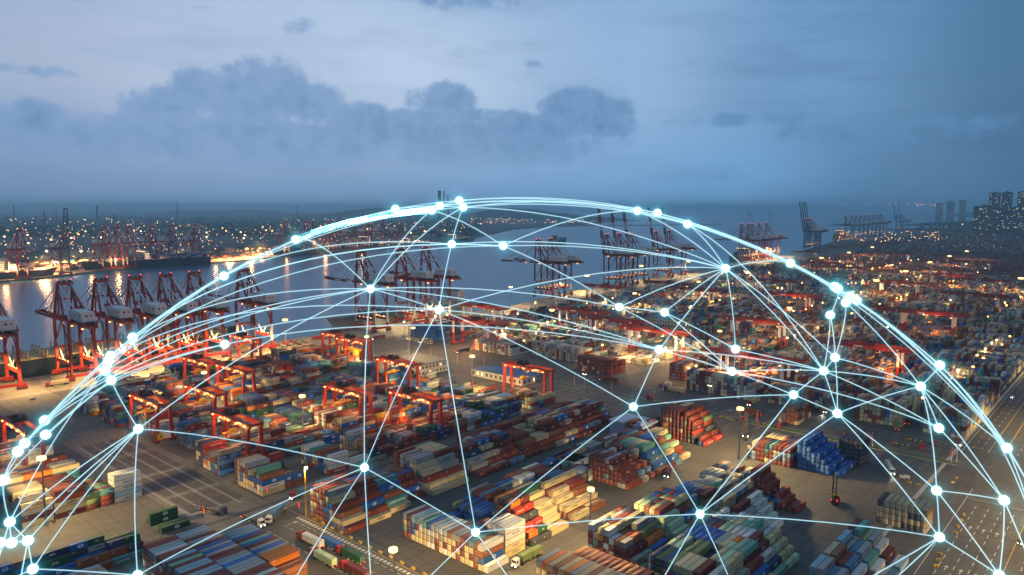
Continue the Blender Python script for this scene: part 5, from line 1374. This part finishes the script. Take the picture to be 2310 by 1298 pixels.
# ================================================================== BUILDINGS
M_wallw = mat('render_white', (.44, .43, .39), .8, noise=.12); M_wallc = mat('render_cream', (.52, .46, .32), .8, noise=.12); M_roofb = mat('roof_sheet_blue', (.025, .10, .26), .5, noise=.15); M_roofg = mat('roof_grey', (.17, .17, .16), .8, noise=.2)
def building(label, x0, x1, y0, y1, h, wallm, roofm, pitched=False, floors=1, win=True, cat='building', name='building', lit=.1, seed=1, pw=3.6):
    rnd = random.Random(seed); k = Kit(); b = k.part('wall', wallm); b.box(x0, x1, y0, y1, 0, h)
    r = k.part('roof', roofm)
    if pitched:
        ym = (y0 + y1) / 2; o = .6
        r.add([(x0 - o, y0 - o, h), (x1 + o, y0 - o, h), (x1 + o, y1 + o, h), (x0 - o, y1 + o, h), (x0 - o, ym, h + 2.2), (x1 + o, ym, h + 2.2)], [(0, 1, 5, 4), (2, 3, 4, 5), (0, 4, 3), (1, 2, 5), (3, 2, 1, 0)])
    else:
        r.box(x0 - .4, x1 + .4, y0 - .4, y1 + .4, h, h + .5); r.box(x0 + 1, x0 + 4, y0 + 2, y0 + 5, h + .5, h + 2.2)
    if win:
        nf = 0
        for f in range(floors):
            z = (f + .5) * h / floors
            for side in (0, 1):
                L = (y1 - y0) if side == 0 else (x1 - x0); n = max(1, int(L / pw))
                for i in range(n):
                    if nf >= 96: break
                    nf += 1; t = (i + .5) * L / n
                    q = k.part('window', M_glass if rnd.random() > lit else mat('lit_window', (1, .8, .5), .4, emis=(1, .72, .35), estr=2.2))
                    if side == 0: q.cb(x0 - .03, y0 + t, z, .1, min(1.7, L / n * .6), h / floors * .42)
                    else: q.cb(x0 + t, y0 - .03, z, min(1.7, L / n * .6), .1, h / floors * .42)
    return k.build(name, label, cat)[0]
building('long white shed with a blue roof beside the cross road', 430, 447, 371, 428, 6, M_wallw, M_roofb, True, 1, name='warehouse', pw=5)
building('small white gatehouse with blue roof at the verge', 448, 458, 376, 392, 5, M_wallw, M_roofb, True, 1, name='warehouse')
building('low white office with a flat grey roof behind the mid-yard gantry', 400, 432, 457, 500, 9, M_wallw, M_roofg, False, 2)
building('four-storey cream office block among the stacks', 713, 748, 392, 432, 17, M_wallc, M_roofg, False, 4, lit=.08)
building('white reefer rack frame in the second terminal', 1010, 1016, 350, 440, 14, M_wallw, M_roofg, False, 4, name='reefer_rack', cat='rack', lit=0)
building('low white cabin row at the foot of the blue stack', 503, 506, 560, 606, 3, M_wallw, M_roofg, False, 1)
building('blue-roofed open shed behind the low stacks by the red tower', 373, 392, 226, 250, 9, mat('shed_pale_blue', (.33, .40, .50), .7), mat('shed_roof_pale', (.36, .42, .55), .5, noise=.15), False, 1, win=False, name='shed', cat='shed')
# tank containers
tm = MB(M_white); tm.tube((-2.7, 0, 1.3), (2.7, 0, 1.3), 1.12, n=14)
tm.use(M_steel)
for x in (-3, 3):
    for s in (-1, 1): tm.bar((x, s * 1.15, .1), (x, s * 1.15, 2.5), .14)
    tm.bar((x, -1.15, 2.5), (x, 1.15, 2.5), .12); tm.bar((x, -1.15, .1), (x, 1.15, .1), .12)
for s in (-1, 1): tm.bar((-3, s * 1.15, 2.5), (3, s * 1.15, 2.5), .12); tm.bar((-3, s * 1.15, .1), (3, s * 1.15, .1), .12)
tme = tm.mesh('tank_container'); q0 = gp(1880, 812); rnd = random.Random(9)
for i in range(3):
    for j in range(14):
        for t in range(rnd.choice((2, 3, 3, 4))):
            o = bpy.data.objects.new('tank_container', tme); COL.objects.link(o); o.location = (q0.x + 6 + i * 6.6, q0.y - 8 + j * 2.7, t * 2.62)
            tag(o, f'white tank container, {ORD[t]} tier, {NTH[j]} of the {["front", "middle", "back"][i]} row in the tank stack', 'tank container', 'stacked white tank containers')
# towers of the town on the right, the works and stacks across the bay
M_tower = mat('tower_concrete', (.16, .17, .18), .8, noise=.15)
def tower(px0, px1, ytop, D, label, seed):
    d0, d1 = ray(px0, 520), ray(px1, 520); p0 = d0 / math.hypot(d0.x, d0.y) * D; p1 = d1 / math.hypot(d1.x, d1.y) * D
    c = (p0 + p1) / 2; wd = (p1 - p0).length; dt = ray((px0 + px1) / 2, ytop); h = CAM_H + dt.z / math.hypot(dt.x, dt.y) * D
    k = Kit(); b = k.part('wall', M_tower); b.box(-9, 9, -wd / 2, wd / 2, 0, h); b.cb(0, 0, h + 3, 8, wd * .3, 6); rn = random.Random(seed)
    q = k.part('lit_window', mat('lit_window_far', (1, .8, .5), .4, emis=(1, .74, .45), estr=1.3))
    for _ in range(26): q.cb(-9.95, rn.uniform(-.46, .46) * wd, rn.uniform(.15, .97) * h, .2, 3.4, 2.4)
    q = k.part('window_band', M_glass)
    for j in range(int(h / 9)): q.cb(-9.06, 0, 6 + j * 9, .1, wd * .92, 3.4)
    k.build('apartment_tower', label, 'building', (c.x, c.y, 0), math.atan2(c.y, c.x), 'apartment towers of the town')
for i, (a, c, yt, D, lab) in enumerate(((2226, 2252, 435, 5000, 'tall dark tower, left of the upper pair'), (2254, 2279, 434, 5050, 'tall dark tower, right of the upper pair'), (2290, 2312, 433, 5100, 'tall dark tower at the right picture edge'),
                                       (2193, 2242, 465, 4600, 'broad slab tower in front, leftmost'), (2242, 2283, 468, 4650, 'slab tower in front, middle one'), (2283, 2312, 466, 4620, 'slab tower in front at the right edge'),
                                       (2108, 2124, 459, 9600, 'faint hazy tower far behind, left one'), (2132, 2150, 455, 9600, 'faint hazy tower behind, middle one'), (2160, 2176, 452, 9600, 'faint hazy tower behind, right one'))):
    tower(a, c, yt, D, lab, i)
M_stack = mat('chimney_concrete', (.22, .22, .23), .8)
def chimney(px, ytop, D, r, label, band=False):
    d = ray(px, 500); c = d / math.hypot(d.x, d.y) * D; dt = ray(px, ytop); h = CAM_H + dt.z / math.hypot(dt.x, dt.y) * D
    k = Kit(); b = k.part('shaft', M_stack); b.tube((0, 0, 0), (0, 0, h), r, r * .7, 12); b = k.part('rim', M_dark); b.tube((0, 0, h - 8), (0, 0, h + .5), r * .78, n=12)
    k.build('chimney', label, 'chimney', (c.x, c.y, 0))
chimney(992, 431, 4200, 12, 'thickest of the three chimneys on the headland'); chimney(1002, 431, 4200, 4.5, 'slim middle chimney of the three on the headland'); chimney(1011, 440, 4200, 4, 'shortest of the three chimneys on the headland')
for px, yt, lab in ((33, 464, 'thin flare stack at the far left horizon'), (220, 464, 'tall works column on the left horizon'), (401, 456, 'lone tall chimney between the far works'), (671, 464, 'chimney of the works left of the rim arc'), (128, 475, 'short stack near the dark upright boom'), (102, 473, 'short stack in the leftmost works')):
    chimney(px, yt, 6200, 4.0 if px != 220 else 8, lab)
rnd = random.Random(33)
for i, (px, lab) in enumerate(((90, 'leftmost'), (210, 'second'), (300, 'third'), (720, 'rightmost'))):
    k = Kit(); d = ray(px, 500); c = d / math.hypot(d.x, d.y) * 6300; b = k.part('column', M_stack)
    for _ in range(16): x, y = rnd.uniform(-140, 140), rnd.uniform(-260, 260); h = rnd.uniform(18, 95); b.tube((x, y, 0), (x, y, h), rnd.uniform(3, 8), n=8)
    b = k.part('hall', M_stack)
    for _ in range(5): b.cb(rnd.uniform(-150, 150), rnd.uniform(-250, 250), 12, 60, 80, 24)
    b = k.part('works_lamp', M_farw)
    for _ in range(18): b.sphere((rnd.uniform(-160, 160), rnd.uniform(-280, 280), rnd.uniform(6, 60)), rnd.uniform(1.6, 2.8), 5, 4)
    k.build('refinery', f'{lab} of the refinery works on the far left horizon', 'refinery', (c.x, c.y, 0), math.atan2(c.y, c.x))

# ================================================================== SMALL THINGS
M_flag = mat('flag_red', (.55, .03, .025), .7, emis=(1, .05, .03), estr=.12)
kf_ = Kit(); b = kf_.part('pole', M_white); b.tube((0, 0, 0), (0, 0, 8.5), .10, .07, 6); b.cb(0, 0, 8.6, 1.2, .2, .2)
b = kf_.part('banner', M_flag); b.add([(0, .12, 3.4), (0, .95, 3.2), (.12, 1.0, 5), (.05, .95, 6.8), (0, .12, 6.9), (.1, .55, 5)], [(0, 1, 2, 5), (5, 2, 3, 4), (0, 5, 4)])
b.xform(Matrix.Identity(4)); pf = None
FL = [(1313, 868, 'at the left verge end'), (1395, 885, 'behind the aisle blocks'), (1494, 902, 'by the chassis trucks'), (1720, 950, 'beside the red tower'), (1990, 990, 'by the lime-marked trailers'), (2148, 1042, 'at the right verge end'), (918, 795, 'behind the mid-yard gantry'), (972, 805, 'before the blue stack'), (1032, 822, 'left of the blue-roofed shed'), (1092, 830, 'at the shed corner')]
for px, py, lab in FL:
    q = gp(px, py); lab = 'red banner on a white pole ' + lab
    if pf is None: pf = kf_.build('flag_banner', lab, 'flag', (456 if px > 1200 else q.x, q.y, 0), 0, 'red banners along the cross road')
    else: copy_tree(pf, (456 if px > 1200 else q.x, q.y, 0), 0, lab)
# twin-armed lamps by the verge
kl = Kit(); b = kl.part('pole', M_white); b.tube((0, 0, 0), (0, 0, 10), .14, .09, 6)
b = kl.part('arm', M_white); b.cb(0, 0, 10, .12, 2.6, .12)
b = kl.part('lamp', M_lampw); b.cb(0, 1.2, 9.9, .4, .7, .2); b.cb(0, -1.2, 9.9, .4, .7, .2); pl_ = None
for px, py, lab in ((1318, 872, 'at the left verge end'), (2158, 1043, 'at the right verge end'), (1600, 900, 'before the pale wall block')):
    q = gp(px, py); lab = 'twin-armed white street lamp ' + lab
    if pl_ is None: pl_ = kl.build('street_lamp', lab, 'street lamp', (q.x, q.y, 0))
    else: copy_tree(pl_, (q.x, q.y, 0), 0, lab)
    point_light('street_light', (q.x, q.y, 9.4), 900, (1, .9, .65), .3)
# red lane signals
for px, py, lab in ((605, 1122, 'below the stack of grey containers'), (676, 1158, 'by the slim lamp post'), (462, 1172, 'by the green containers')):
    q = gp(px, py); k = Kit(); b = k.part('pole', M_steel); b.tube((0, 0, 0), (0, 0, 3), .12, n=6); b = k.part('housing', M_dark); b.cb(0, 0, 4.1, .4, .9, 2.6)
    b = k.part('signal_face', M_ledr); b.cb(-.22, 0, 4.1, .05, .7, 2.3); k.build('lane_signal', 'lit red lane signal ' + lab, 'traffic signal', (q.x, q.y, 0))
q = gp(445, 1163); k = Kit(); b = k.part('pole', M_steel); b.tube((0, 0, 0), (0, 0, 3), .1, n=6); b = k.part('panel', mat('sign_blue', (.03, .10, .35), .5)); b.cb(0, 0, 3.4, .1, 2.8, 1.5); k.build('road_sign', 'blue road sign beside the green containers', 'sign', (q.x, q.y, 0))
for px, lab in ((2035, 'left one'), (2046, 'right one')):
    q = gp(px, 1082); k = Kit(); b = k.part('board', M_white); b.cb(0, 0, 1.5, .12, 2.6, 1.6); b = k.part('foot', M_steel); b.cb(0, -1, .35, .8, .1, .7); b.cb(0, 1, .35, .8, .1, .7)
    k.build('notice_board', f'white notice board standing on the plaza edge, {lab}', 'sign', (q.x, q.y, 0))
# striped crash bollards along the truck lanes
kb_ = Kit(); b = kb_.part('block', M_yellow); b.box(-.35, .35, -.9, .9, 0, .8); b = kb_.part('stripe', M_dark); b.box(-.36, .36, -.3, .3, .1, .7)
pb_ = None
for i in range(14):
    loc = (178.6, 190 + i * 6.8, 0); lab = f'yellow and black crash block beside the truck lanes, {NTH[i]} from the aisle'
    if pb_ is None: pb_ = kb_.build('crash_block', lab, 'barrier', loc, 0, 'yellow crash blocks beside the truck lanes')
    else: copy_tree(pb_, loc, 0, lab)
for i, (px, py) in enumerate(((2052, 1090), (2072, 1095), (2100, 1086), (2150, 1090), (2158, 1080), (2175, 1163), (2170, 1175), (2160, 1189), (2155, 1203), (2120, 1252), (2118, 1265), (2112, 1279))):
    q = gp(px, py); copy_tree(pb_, (q.x, q.y, .02), R(20 * i), f'yellow barrier block scattered on the plaza, {NTH[i]} nearest the notice boards', 'yellow barrier blocks on the plaza')
# rail fences at the block edges, concrete barrier along the highway
def fence(x0, y0, x1, y1, label):
    k = Kit(); b = k.part('rail', M_steel); L = math.hypot(x1 - x0, y1 - y0)
    for z in (.7, 1.3): b.bar((x0, y0, z), (x1, y1, z), .08)
    b = k.part('post', M_steel); n = int(L / 3)
    for i in range(n + 1): t = i / n; b.cb(x0 + (x1 - x0) * t, y0 + (y1 - y0) * t, .7, .12, .12, 1.4)
    k.build('rail_fence', label, 'fence')
fence(84, 363.5, 138, 362.5, 'low rail fence before the left stacks'); fence(178, 318.4, 300, 318.6, 'low rail fence before the grey and red gantry stacks'); fence(300, 318.6, 412, 318.6, 'low rail fence below the maroon block'); fence(84, 312.4, 139, 311.6, 'low rail fence behind the flat-topped roofs'); fence(505, 148, 505, 112, 'low fence before the pale stacked wall')
k = Kit(); b = k.part('barrier_unit', M_conc)
for i in range(150):
    x = 505 + i * 5.2; b.add([(x, 81, .1), (x + 2.4, 81, .1), (x + 2.4, 82, .1), (x, 82, .1), (x, 81.35, 1.0), (x + 2.4, 81.35, 1.0), (x + 2.4, 81.65, 1.0), (x, 81.65, 1.0)], [(4, 5, 6, 7), (0, 1, 5, 4), (1, 2, 6, 5), (2, 3, 7, 6), (3, 0, 4, 7)])
k.build('concrete_barrier', 'row of concrete barrier units along the highway edge', 'barrier')
# trees: on the far point and by the far road
def tree(loc, h, seed, label, grp):
    rn = random.Random(seed); k = Kit(); b = k.part('trunk', M_bark); b.tube((0, 0, 0), (0, 0, h * .55), h * .035, h * .015, 6)
    for i in range(4): a = rn.uniform(0, 6.28); b.tube((0, 0, h * (.25 + .07 * i)), (math.cos(a) * h * .2, math.sin(a) * h * .2, h * (.5 + .07 * i)), h * .014, h * .006, 5)
    c = k.part('crown', M_foliage)
    for _ in range(420):
        u = Vector((rn.gauss(0, 1), rn.gauss(0, 1), rn.gauss(0, 1))).normalized() * rn.random() ** .45
        cl_ = rn.choice(((0, 0, .68), (.14, .05, .6), (-.12, .1, .62), (.02, -.15, .72), (-.05, 0, .82))); p = Vector((cl_[0] * h + u.x * h * .17, cl_[1] * h + u.y * h * .17, cl_[2] * h + u.z * h * .15))
        s = h * rn.uniform(.02, .045); t = Vector((rn.uniform(-1, 1), rn.uniform(-1, 1), rn.uniform(-1, 1))).normalized(); v = t.cross(Vector((rn.uniform(-1, 1), rn.uniform(-1, 1), .3))).normalized()
        c.add([p - t * s, p + v * s * .7, p + t * s, p - v * s * .7], [(0, 1, 2, 3)])
    return k.build('tree', label, 'tree', loc, 0, grp)[0]
rnd = random.Random(41)
for i in range(16):
    px = 2070 + i * 14 + rnd.uniform(-5, 5); q = gp(px, 522 - i * .8, 6); tree((q.x, q.y, 0), rnd.uniform(26, 38), i, f'dark bushy tree on the far point, {NTH[i]} along from the tiny ship', 'trees on the far point')
# tree belts and low land far across the bay: one mass of leaf clumps
b = MB(M_foliage); rnd = random.Random(50)
for _ in range(5200):
    px = rnd.uniform(-60, 1080); py = rnd.uniform(488, 515) if rnd.random() < .8 else rnd.uniform(515, 535); q = gp(px, py); s = rnd.uniform(9, 26)
    q.z = rnd.uniform(2, 10); t = Vector((rnd.uniform(-1, 1), rnd.uniform(-1, 1), rnd.uniform(-.2, .2))).normalized(); v = Vector((0, 0, 1)).lerp(Vector((rnd.uniform(-1, 1), rnd.uniform(-1, 1), 0)), .4).normalized()
    b.add([q - t * s, q + v * s * .45, q + t * s, q - v * s * .4], [(0, 1, 2, 3)])
tag(b.build('far_woods'), 'dark low tree belts on the far shore', 'woods', kind='stuff')
b = MB(M_foliage)
for _ in range(2600):
    a = rnd.uniform(0, 6.28); rr = rnd.random() ** .5; c = gp(2240, 510); x = c.x + 200 + math.cos(a) * rr * 520; y = c.y - 300 + math.sin(a) * rr * 900; q = Vector((x, y, max(3, 36 * (1 - rr * rr)))); s = rnd.uniform(7, 16)
    t = Vector((rnd.uniform(-1, 1), rnd.uniform(-1, 1), 0)).normalized(); v = Vector((rnd.uniform(-.5, .5), rnd.uniform(-.5, .5), 1)).normalized(); b.add([q - t * s, q + v * s * .6, q + t * s, q - v * s * .5], [(0, 1, 2, 3)])
tag(b.build('hillside_woods'), 'dark wooded hillside below the apartment towers', 'woods', kind='stuff')

# ================================================================== GLOWING NETWORK GRAPHIC, NOT PART OF THE PORT, BUILT AS A DOME
DD = 420.0; ax = ray(1169, 1621.7).normalized(); DC = camv + ax * DD; DR = DD * math.sin(R(37.75))
def on_dome(px, py):
    d = ray(px, py).normalized(); bq = d.dot(DC - camv); disc = bq * bq - ((DC - camv).length_squared - DR * DR)
    if disc <= 0:
        p = camv + d * bq; return DC + (p - DC).normalized() * DR
    return camv + d * (bq - math.sqrt(disc))
ND = {1: (892, 472), 2: (974, 475), 3: (992, 465), 4: (1036, 453), 5: (1045, 468), 6: (663, 533), 7: (1019, 551), 8: (1135, 555), 9: (505, 623), 10: (836, 652), 11: (990, 699), 12: (1438, 476), 13: (1483, 481), 14: (1551, 506), 15: (1637, 606), 16: (1783, 594),
      17: (1893, 632), 18: (1893, 648), 19: (1929, 653), 20: (1939, 670), 21: (1908, 683), 22: (1873, 711), 23: (1397, 693), 24: (1499, 705), 25: (1487, 789), 26: (1659, 788), 27: (1651, 838), 28: (1858, 837), 29: (1884, 807), 30: (1790, 891), 31: (1429, 918), 32: (1889, 933),
      33: (2077, 872), 34: (2131, 815), 35: (2118, 966), 36: (2271, 1011), 37: (2113, 1107), 38: (2265, 1129), 39: (2119, 1212), 40: (2254, 1298), 41: (1579, 1160), 42: (1073, 1201), 43: (822, 1055), 44: (507, 777), 45: (280, 742), 46: (248, 801), 47: (245, 814), 48: (237, 837),
      49: (251, 858), 50: (312, 968), 51: (90, 942), 52: (103, 981), 53: (48, 996), 54: (37, 1017), 55: (8, 1083), 56: (22, 1178), 57: (63, 1220), 58: (26, 1225), 59: (0, 1225), 60: (74, 1284), 61: (310, 1298),
      62: (640, 1350), 63: (840, 1350), 64: (925, 1345), 65: (1170, 1335), 66: (1470, 1350), 67: (1665, 1350), 68: (1880, 1350), 69: (1975, 1345), 70: (2345, 1330), 71: (2330, 1180), 72: (-20, 1330), 73: (40, 1350), 74: (2330, 1110)}
ED = [(9, 6), (6, 1), (6, 2), (9, 2), (9, 7), (45, 8), (1, 4), (1, 5), (2, 5), (3, 4), (1, 3), (4, 12), (4, 13), (5, 13), (5, 14), (3, 12), (2, 8), (10, 2), (10, 5), (5, 7), (7, 11), (6, 10), (7, 8), (7, 15), (8, 12), (8, 15), (8, 23), (5, 15), (12, 15), (14, 15), (15, 23), (15, 24), (15, 25), (15, 26), (15, 28), (14, 28),
      (15, 29), (15, 11), (10, 23), (11, 25), (10, 25), (10, 11), (11, 31), (23, 24), (23, 27), (24, 26), (24, 27), (25, 27), (25, 28), (25, 31), (31, 30), (31, 42), (31, 41), (26, 28), (27, 28), (27, 30), (27, 35), (28, 35), (28, 33), (29, 33), (28, 29), (28, 30), (28, 32), (29, 32), (30, 32), (32, 33), (21, 33), (21, 29),
      (22, 28), (22, 18), (21, 20), (17, 18), (17, 19), (14, 16), (13, 16), (14, 17), (12, 17), (16, 20), (16, 34), (17, 34), (18, 34), (19, 34), (20, 36), (13, 34), (33, 34), (33, 37), (33, 36), (33, 38), (34, 36), (20, 34), (35, 38), (32, 41), (30, 41), (32, 39), (32, 37), (37, 39), (37, 38), (37, 40), (38, 40), (38, 70), (36, 71), (36, 74), (39, 68), (39, 69), (39, 40), (41, 39),
      (41, 42), (41, 66), (41, 67), (42, 64), (42, 65), (42, 43), (42, 11), (43, 11), (43, 10), (43, 63), (43, 62), (43, 61), (43, 50), (50, 61), (50, 10), (44, 25), (44, 49), (49, 50), (50, 56), (50, 57), (50, 58), (50, 60), (45, 9), (45, 6), (46, 9), (46, 10), (47, 11), (48, 10), (47, 8), (45, 46), (46, 48), (48, 49), (45, 51), (46, 51), (47, 53), (48, 54), (49, 55), (48, 53),
      (49, 52), (48, 56), (51, 53), (53, 54), (54, 55), (55, 56), (56, 57), (56, 58), (58, 59), (57, 58), (57, 60), (60, 61), (60, 72), (57, 73), (56, 72), (51, 55), (16, 15), (34, 74), (6, 47), (9, 48), (6, 51), (1, 9), (2, 6), (45, 53), (46, 54), (10, 54), (11, 53), (14, 20), (13, 19), (12, 34), (16, 36), (17, 36), (19, 36), (34, 71), (7, 45), (44, 54), (9, 51), (3, 14), (33, 35), (22, 29)]
M_node = mat('network_node', (.8, 1, 1), .4, emis=(.80, 1.0, 1.0), estr=2.2); M_arc = mat('network_arc', (.8, 1, 1), .4, emis=(.60, .88, .96), estr=.66)
def sheer(m, t):
    k = NT(m.node_tree); o = k.n['Material Output']; x = k.new('ShaderNodeMixShader'); tr = k.new('ShaderNodeBsdfTransparent'); x.inputs[0].default_value = t
    k.l.new(k.n['Principled BSDF'].outputs[0], x.inputs[1]); k.l.new(tr.outputs[0], x.inputs[2]); k.l.new(x.outputs[0], o.inputs['Surface'])
sheer(M_arc, .42)
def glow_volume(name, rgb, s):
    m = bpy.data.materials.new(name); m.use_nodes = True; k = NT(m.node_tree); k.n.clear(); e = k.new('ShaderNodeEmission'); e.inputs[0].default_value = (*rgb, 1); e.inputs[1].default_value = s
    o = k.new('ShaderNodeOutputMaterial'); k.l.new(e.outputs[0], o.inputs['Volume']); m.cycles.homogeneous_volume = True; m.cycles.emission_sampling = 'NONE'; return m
M_halo = [glow_volume('node_glow_inner', (.10, .66, .78), .085), glow_volume('node_glow_mid', (.08, .60, .72), .018), glow_volume('node_glow_outer', (.07, .52, .64), .006)]  # emissive volumes imitate a soft bloom around the nodes and arcs
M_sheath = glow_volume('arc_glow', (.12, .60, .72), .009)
dome = empty('network_overlay', 'glowing overlay graphic of white nodes joined by arcs, built as a dome', 'overlay graphic', (DC.x, DC.y, 0))
org = Vector((DC.x, DC.y, 0))
def child(b, name, parent, rel=None): 
    o = b.build(name); o.parent = parent; return o
NP = {i: on_dome(*p) for i, p in ND.items()}
used = sorted({i for e in ED for i in e}); nodes = {}
for i in used:
    p = NP[i]; D = (p - camv).length; r = 8.8 / FPX * D; ns = MB(M_node).sphere((0, 0, 0), r, 16, 10).build('node', dome, p - org); nodes[i] = ns
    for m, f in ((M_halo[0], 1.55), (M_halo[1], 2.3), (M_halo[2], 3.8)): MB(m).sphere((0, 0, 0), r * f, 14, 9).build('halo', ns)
def arc_mb(i, j, fr, m, n=6):
    a, c = (NP[i] - DC).normalized(), (NP[j] - DC).normalized(); w_ = a.angle(c); N_ = max(6, int(w_ / R(2.2))); pts = []
    for q in range(N_ + 1):
        t = q / N_; v = (a * math.sin((1 - t) * w_) + c * math.sin(t * w_)) / math.sin(w_); pts.append(DC + v * DR)
    b = MB(m); vs = []
    for q, p in enumerate(pts):
        d = (pts[min(q + 1, N_)] - pts[max(q - 1, 0)]).normalized(); u = d.cross(p - DC).normalized(); v = u.cross(d)
        rr = fr / FPX * (p - camv).length
        for s in range(n): an = 2 * math.pi * s / n; vs.append(p + (u * math.cos(an) + v * math.sin(an)) * rr - org)
    fs = [(q * n + s, (q + 1) * n + s, (q + 1) * n + (s + 1) % n, q * n + (s + 1) % n) for q in range(N_) for s in range(n)]
    fs += [tuple(range(n)), tuple(range((N_ + 1) * n - 1, N_ * n - 1, -1))]
    return b.add(vs, fs), w_
arcs = sorted([arc_mb(i, j, 1.15, M_arc) + ((i, j),) for i, j in ED], key=lambda t: -t[1])
for b, _, (i, j) in arcs[:100]:
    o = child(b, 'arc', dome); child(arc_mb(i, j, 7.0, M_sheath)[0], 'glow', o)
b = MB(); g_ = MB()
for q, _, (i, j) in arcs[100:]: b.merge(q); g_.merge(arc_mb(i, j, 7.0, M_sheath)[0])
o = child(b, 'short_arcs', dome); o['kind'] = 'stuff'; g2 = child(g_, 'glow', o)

# ================================================================== EVENING HAZE
hm = bpy.data.materials.new('haze'); hm.use_nodes = True; k = NT(hm.node_tree); k.n.clear(); pv = k.new('ShaderNodeVolumePrincipled')
pv.inputs['Color'].default_value = (.62, .92, 1.0, 1); pv.inputs['Density'].default_value = 9.0e-5; pv.inputs['Anisotropy'].default_value = .55; pv.inputs['Density Attribute'].default_value = ''; pv.inputs['Temperature Attribute'].default_value = ''
o = k.new('ShaderNodeOutputMaterial'); k.l.new(pv.outputs[0], o.inputs['Volume']); hm.cycles.homogeneous_volume = True
o = MB(hm).box(-61000, 61000, -61000, 61000, -8, 252).build('haze'); tag(o, 'thin blue evening haze over the whole harbour', 'haze', kind='stuff')
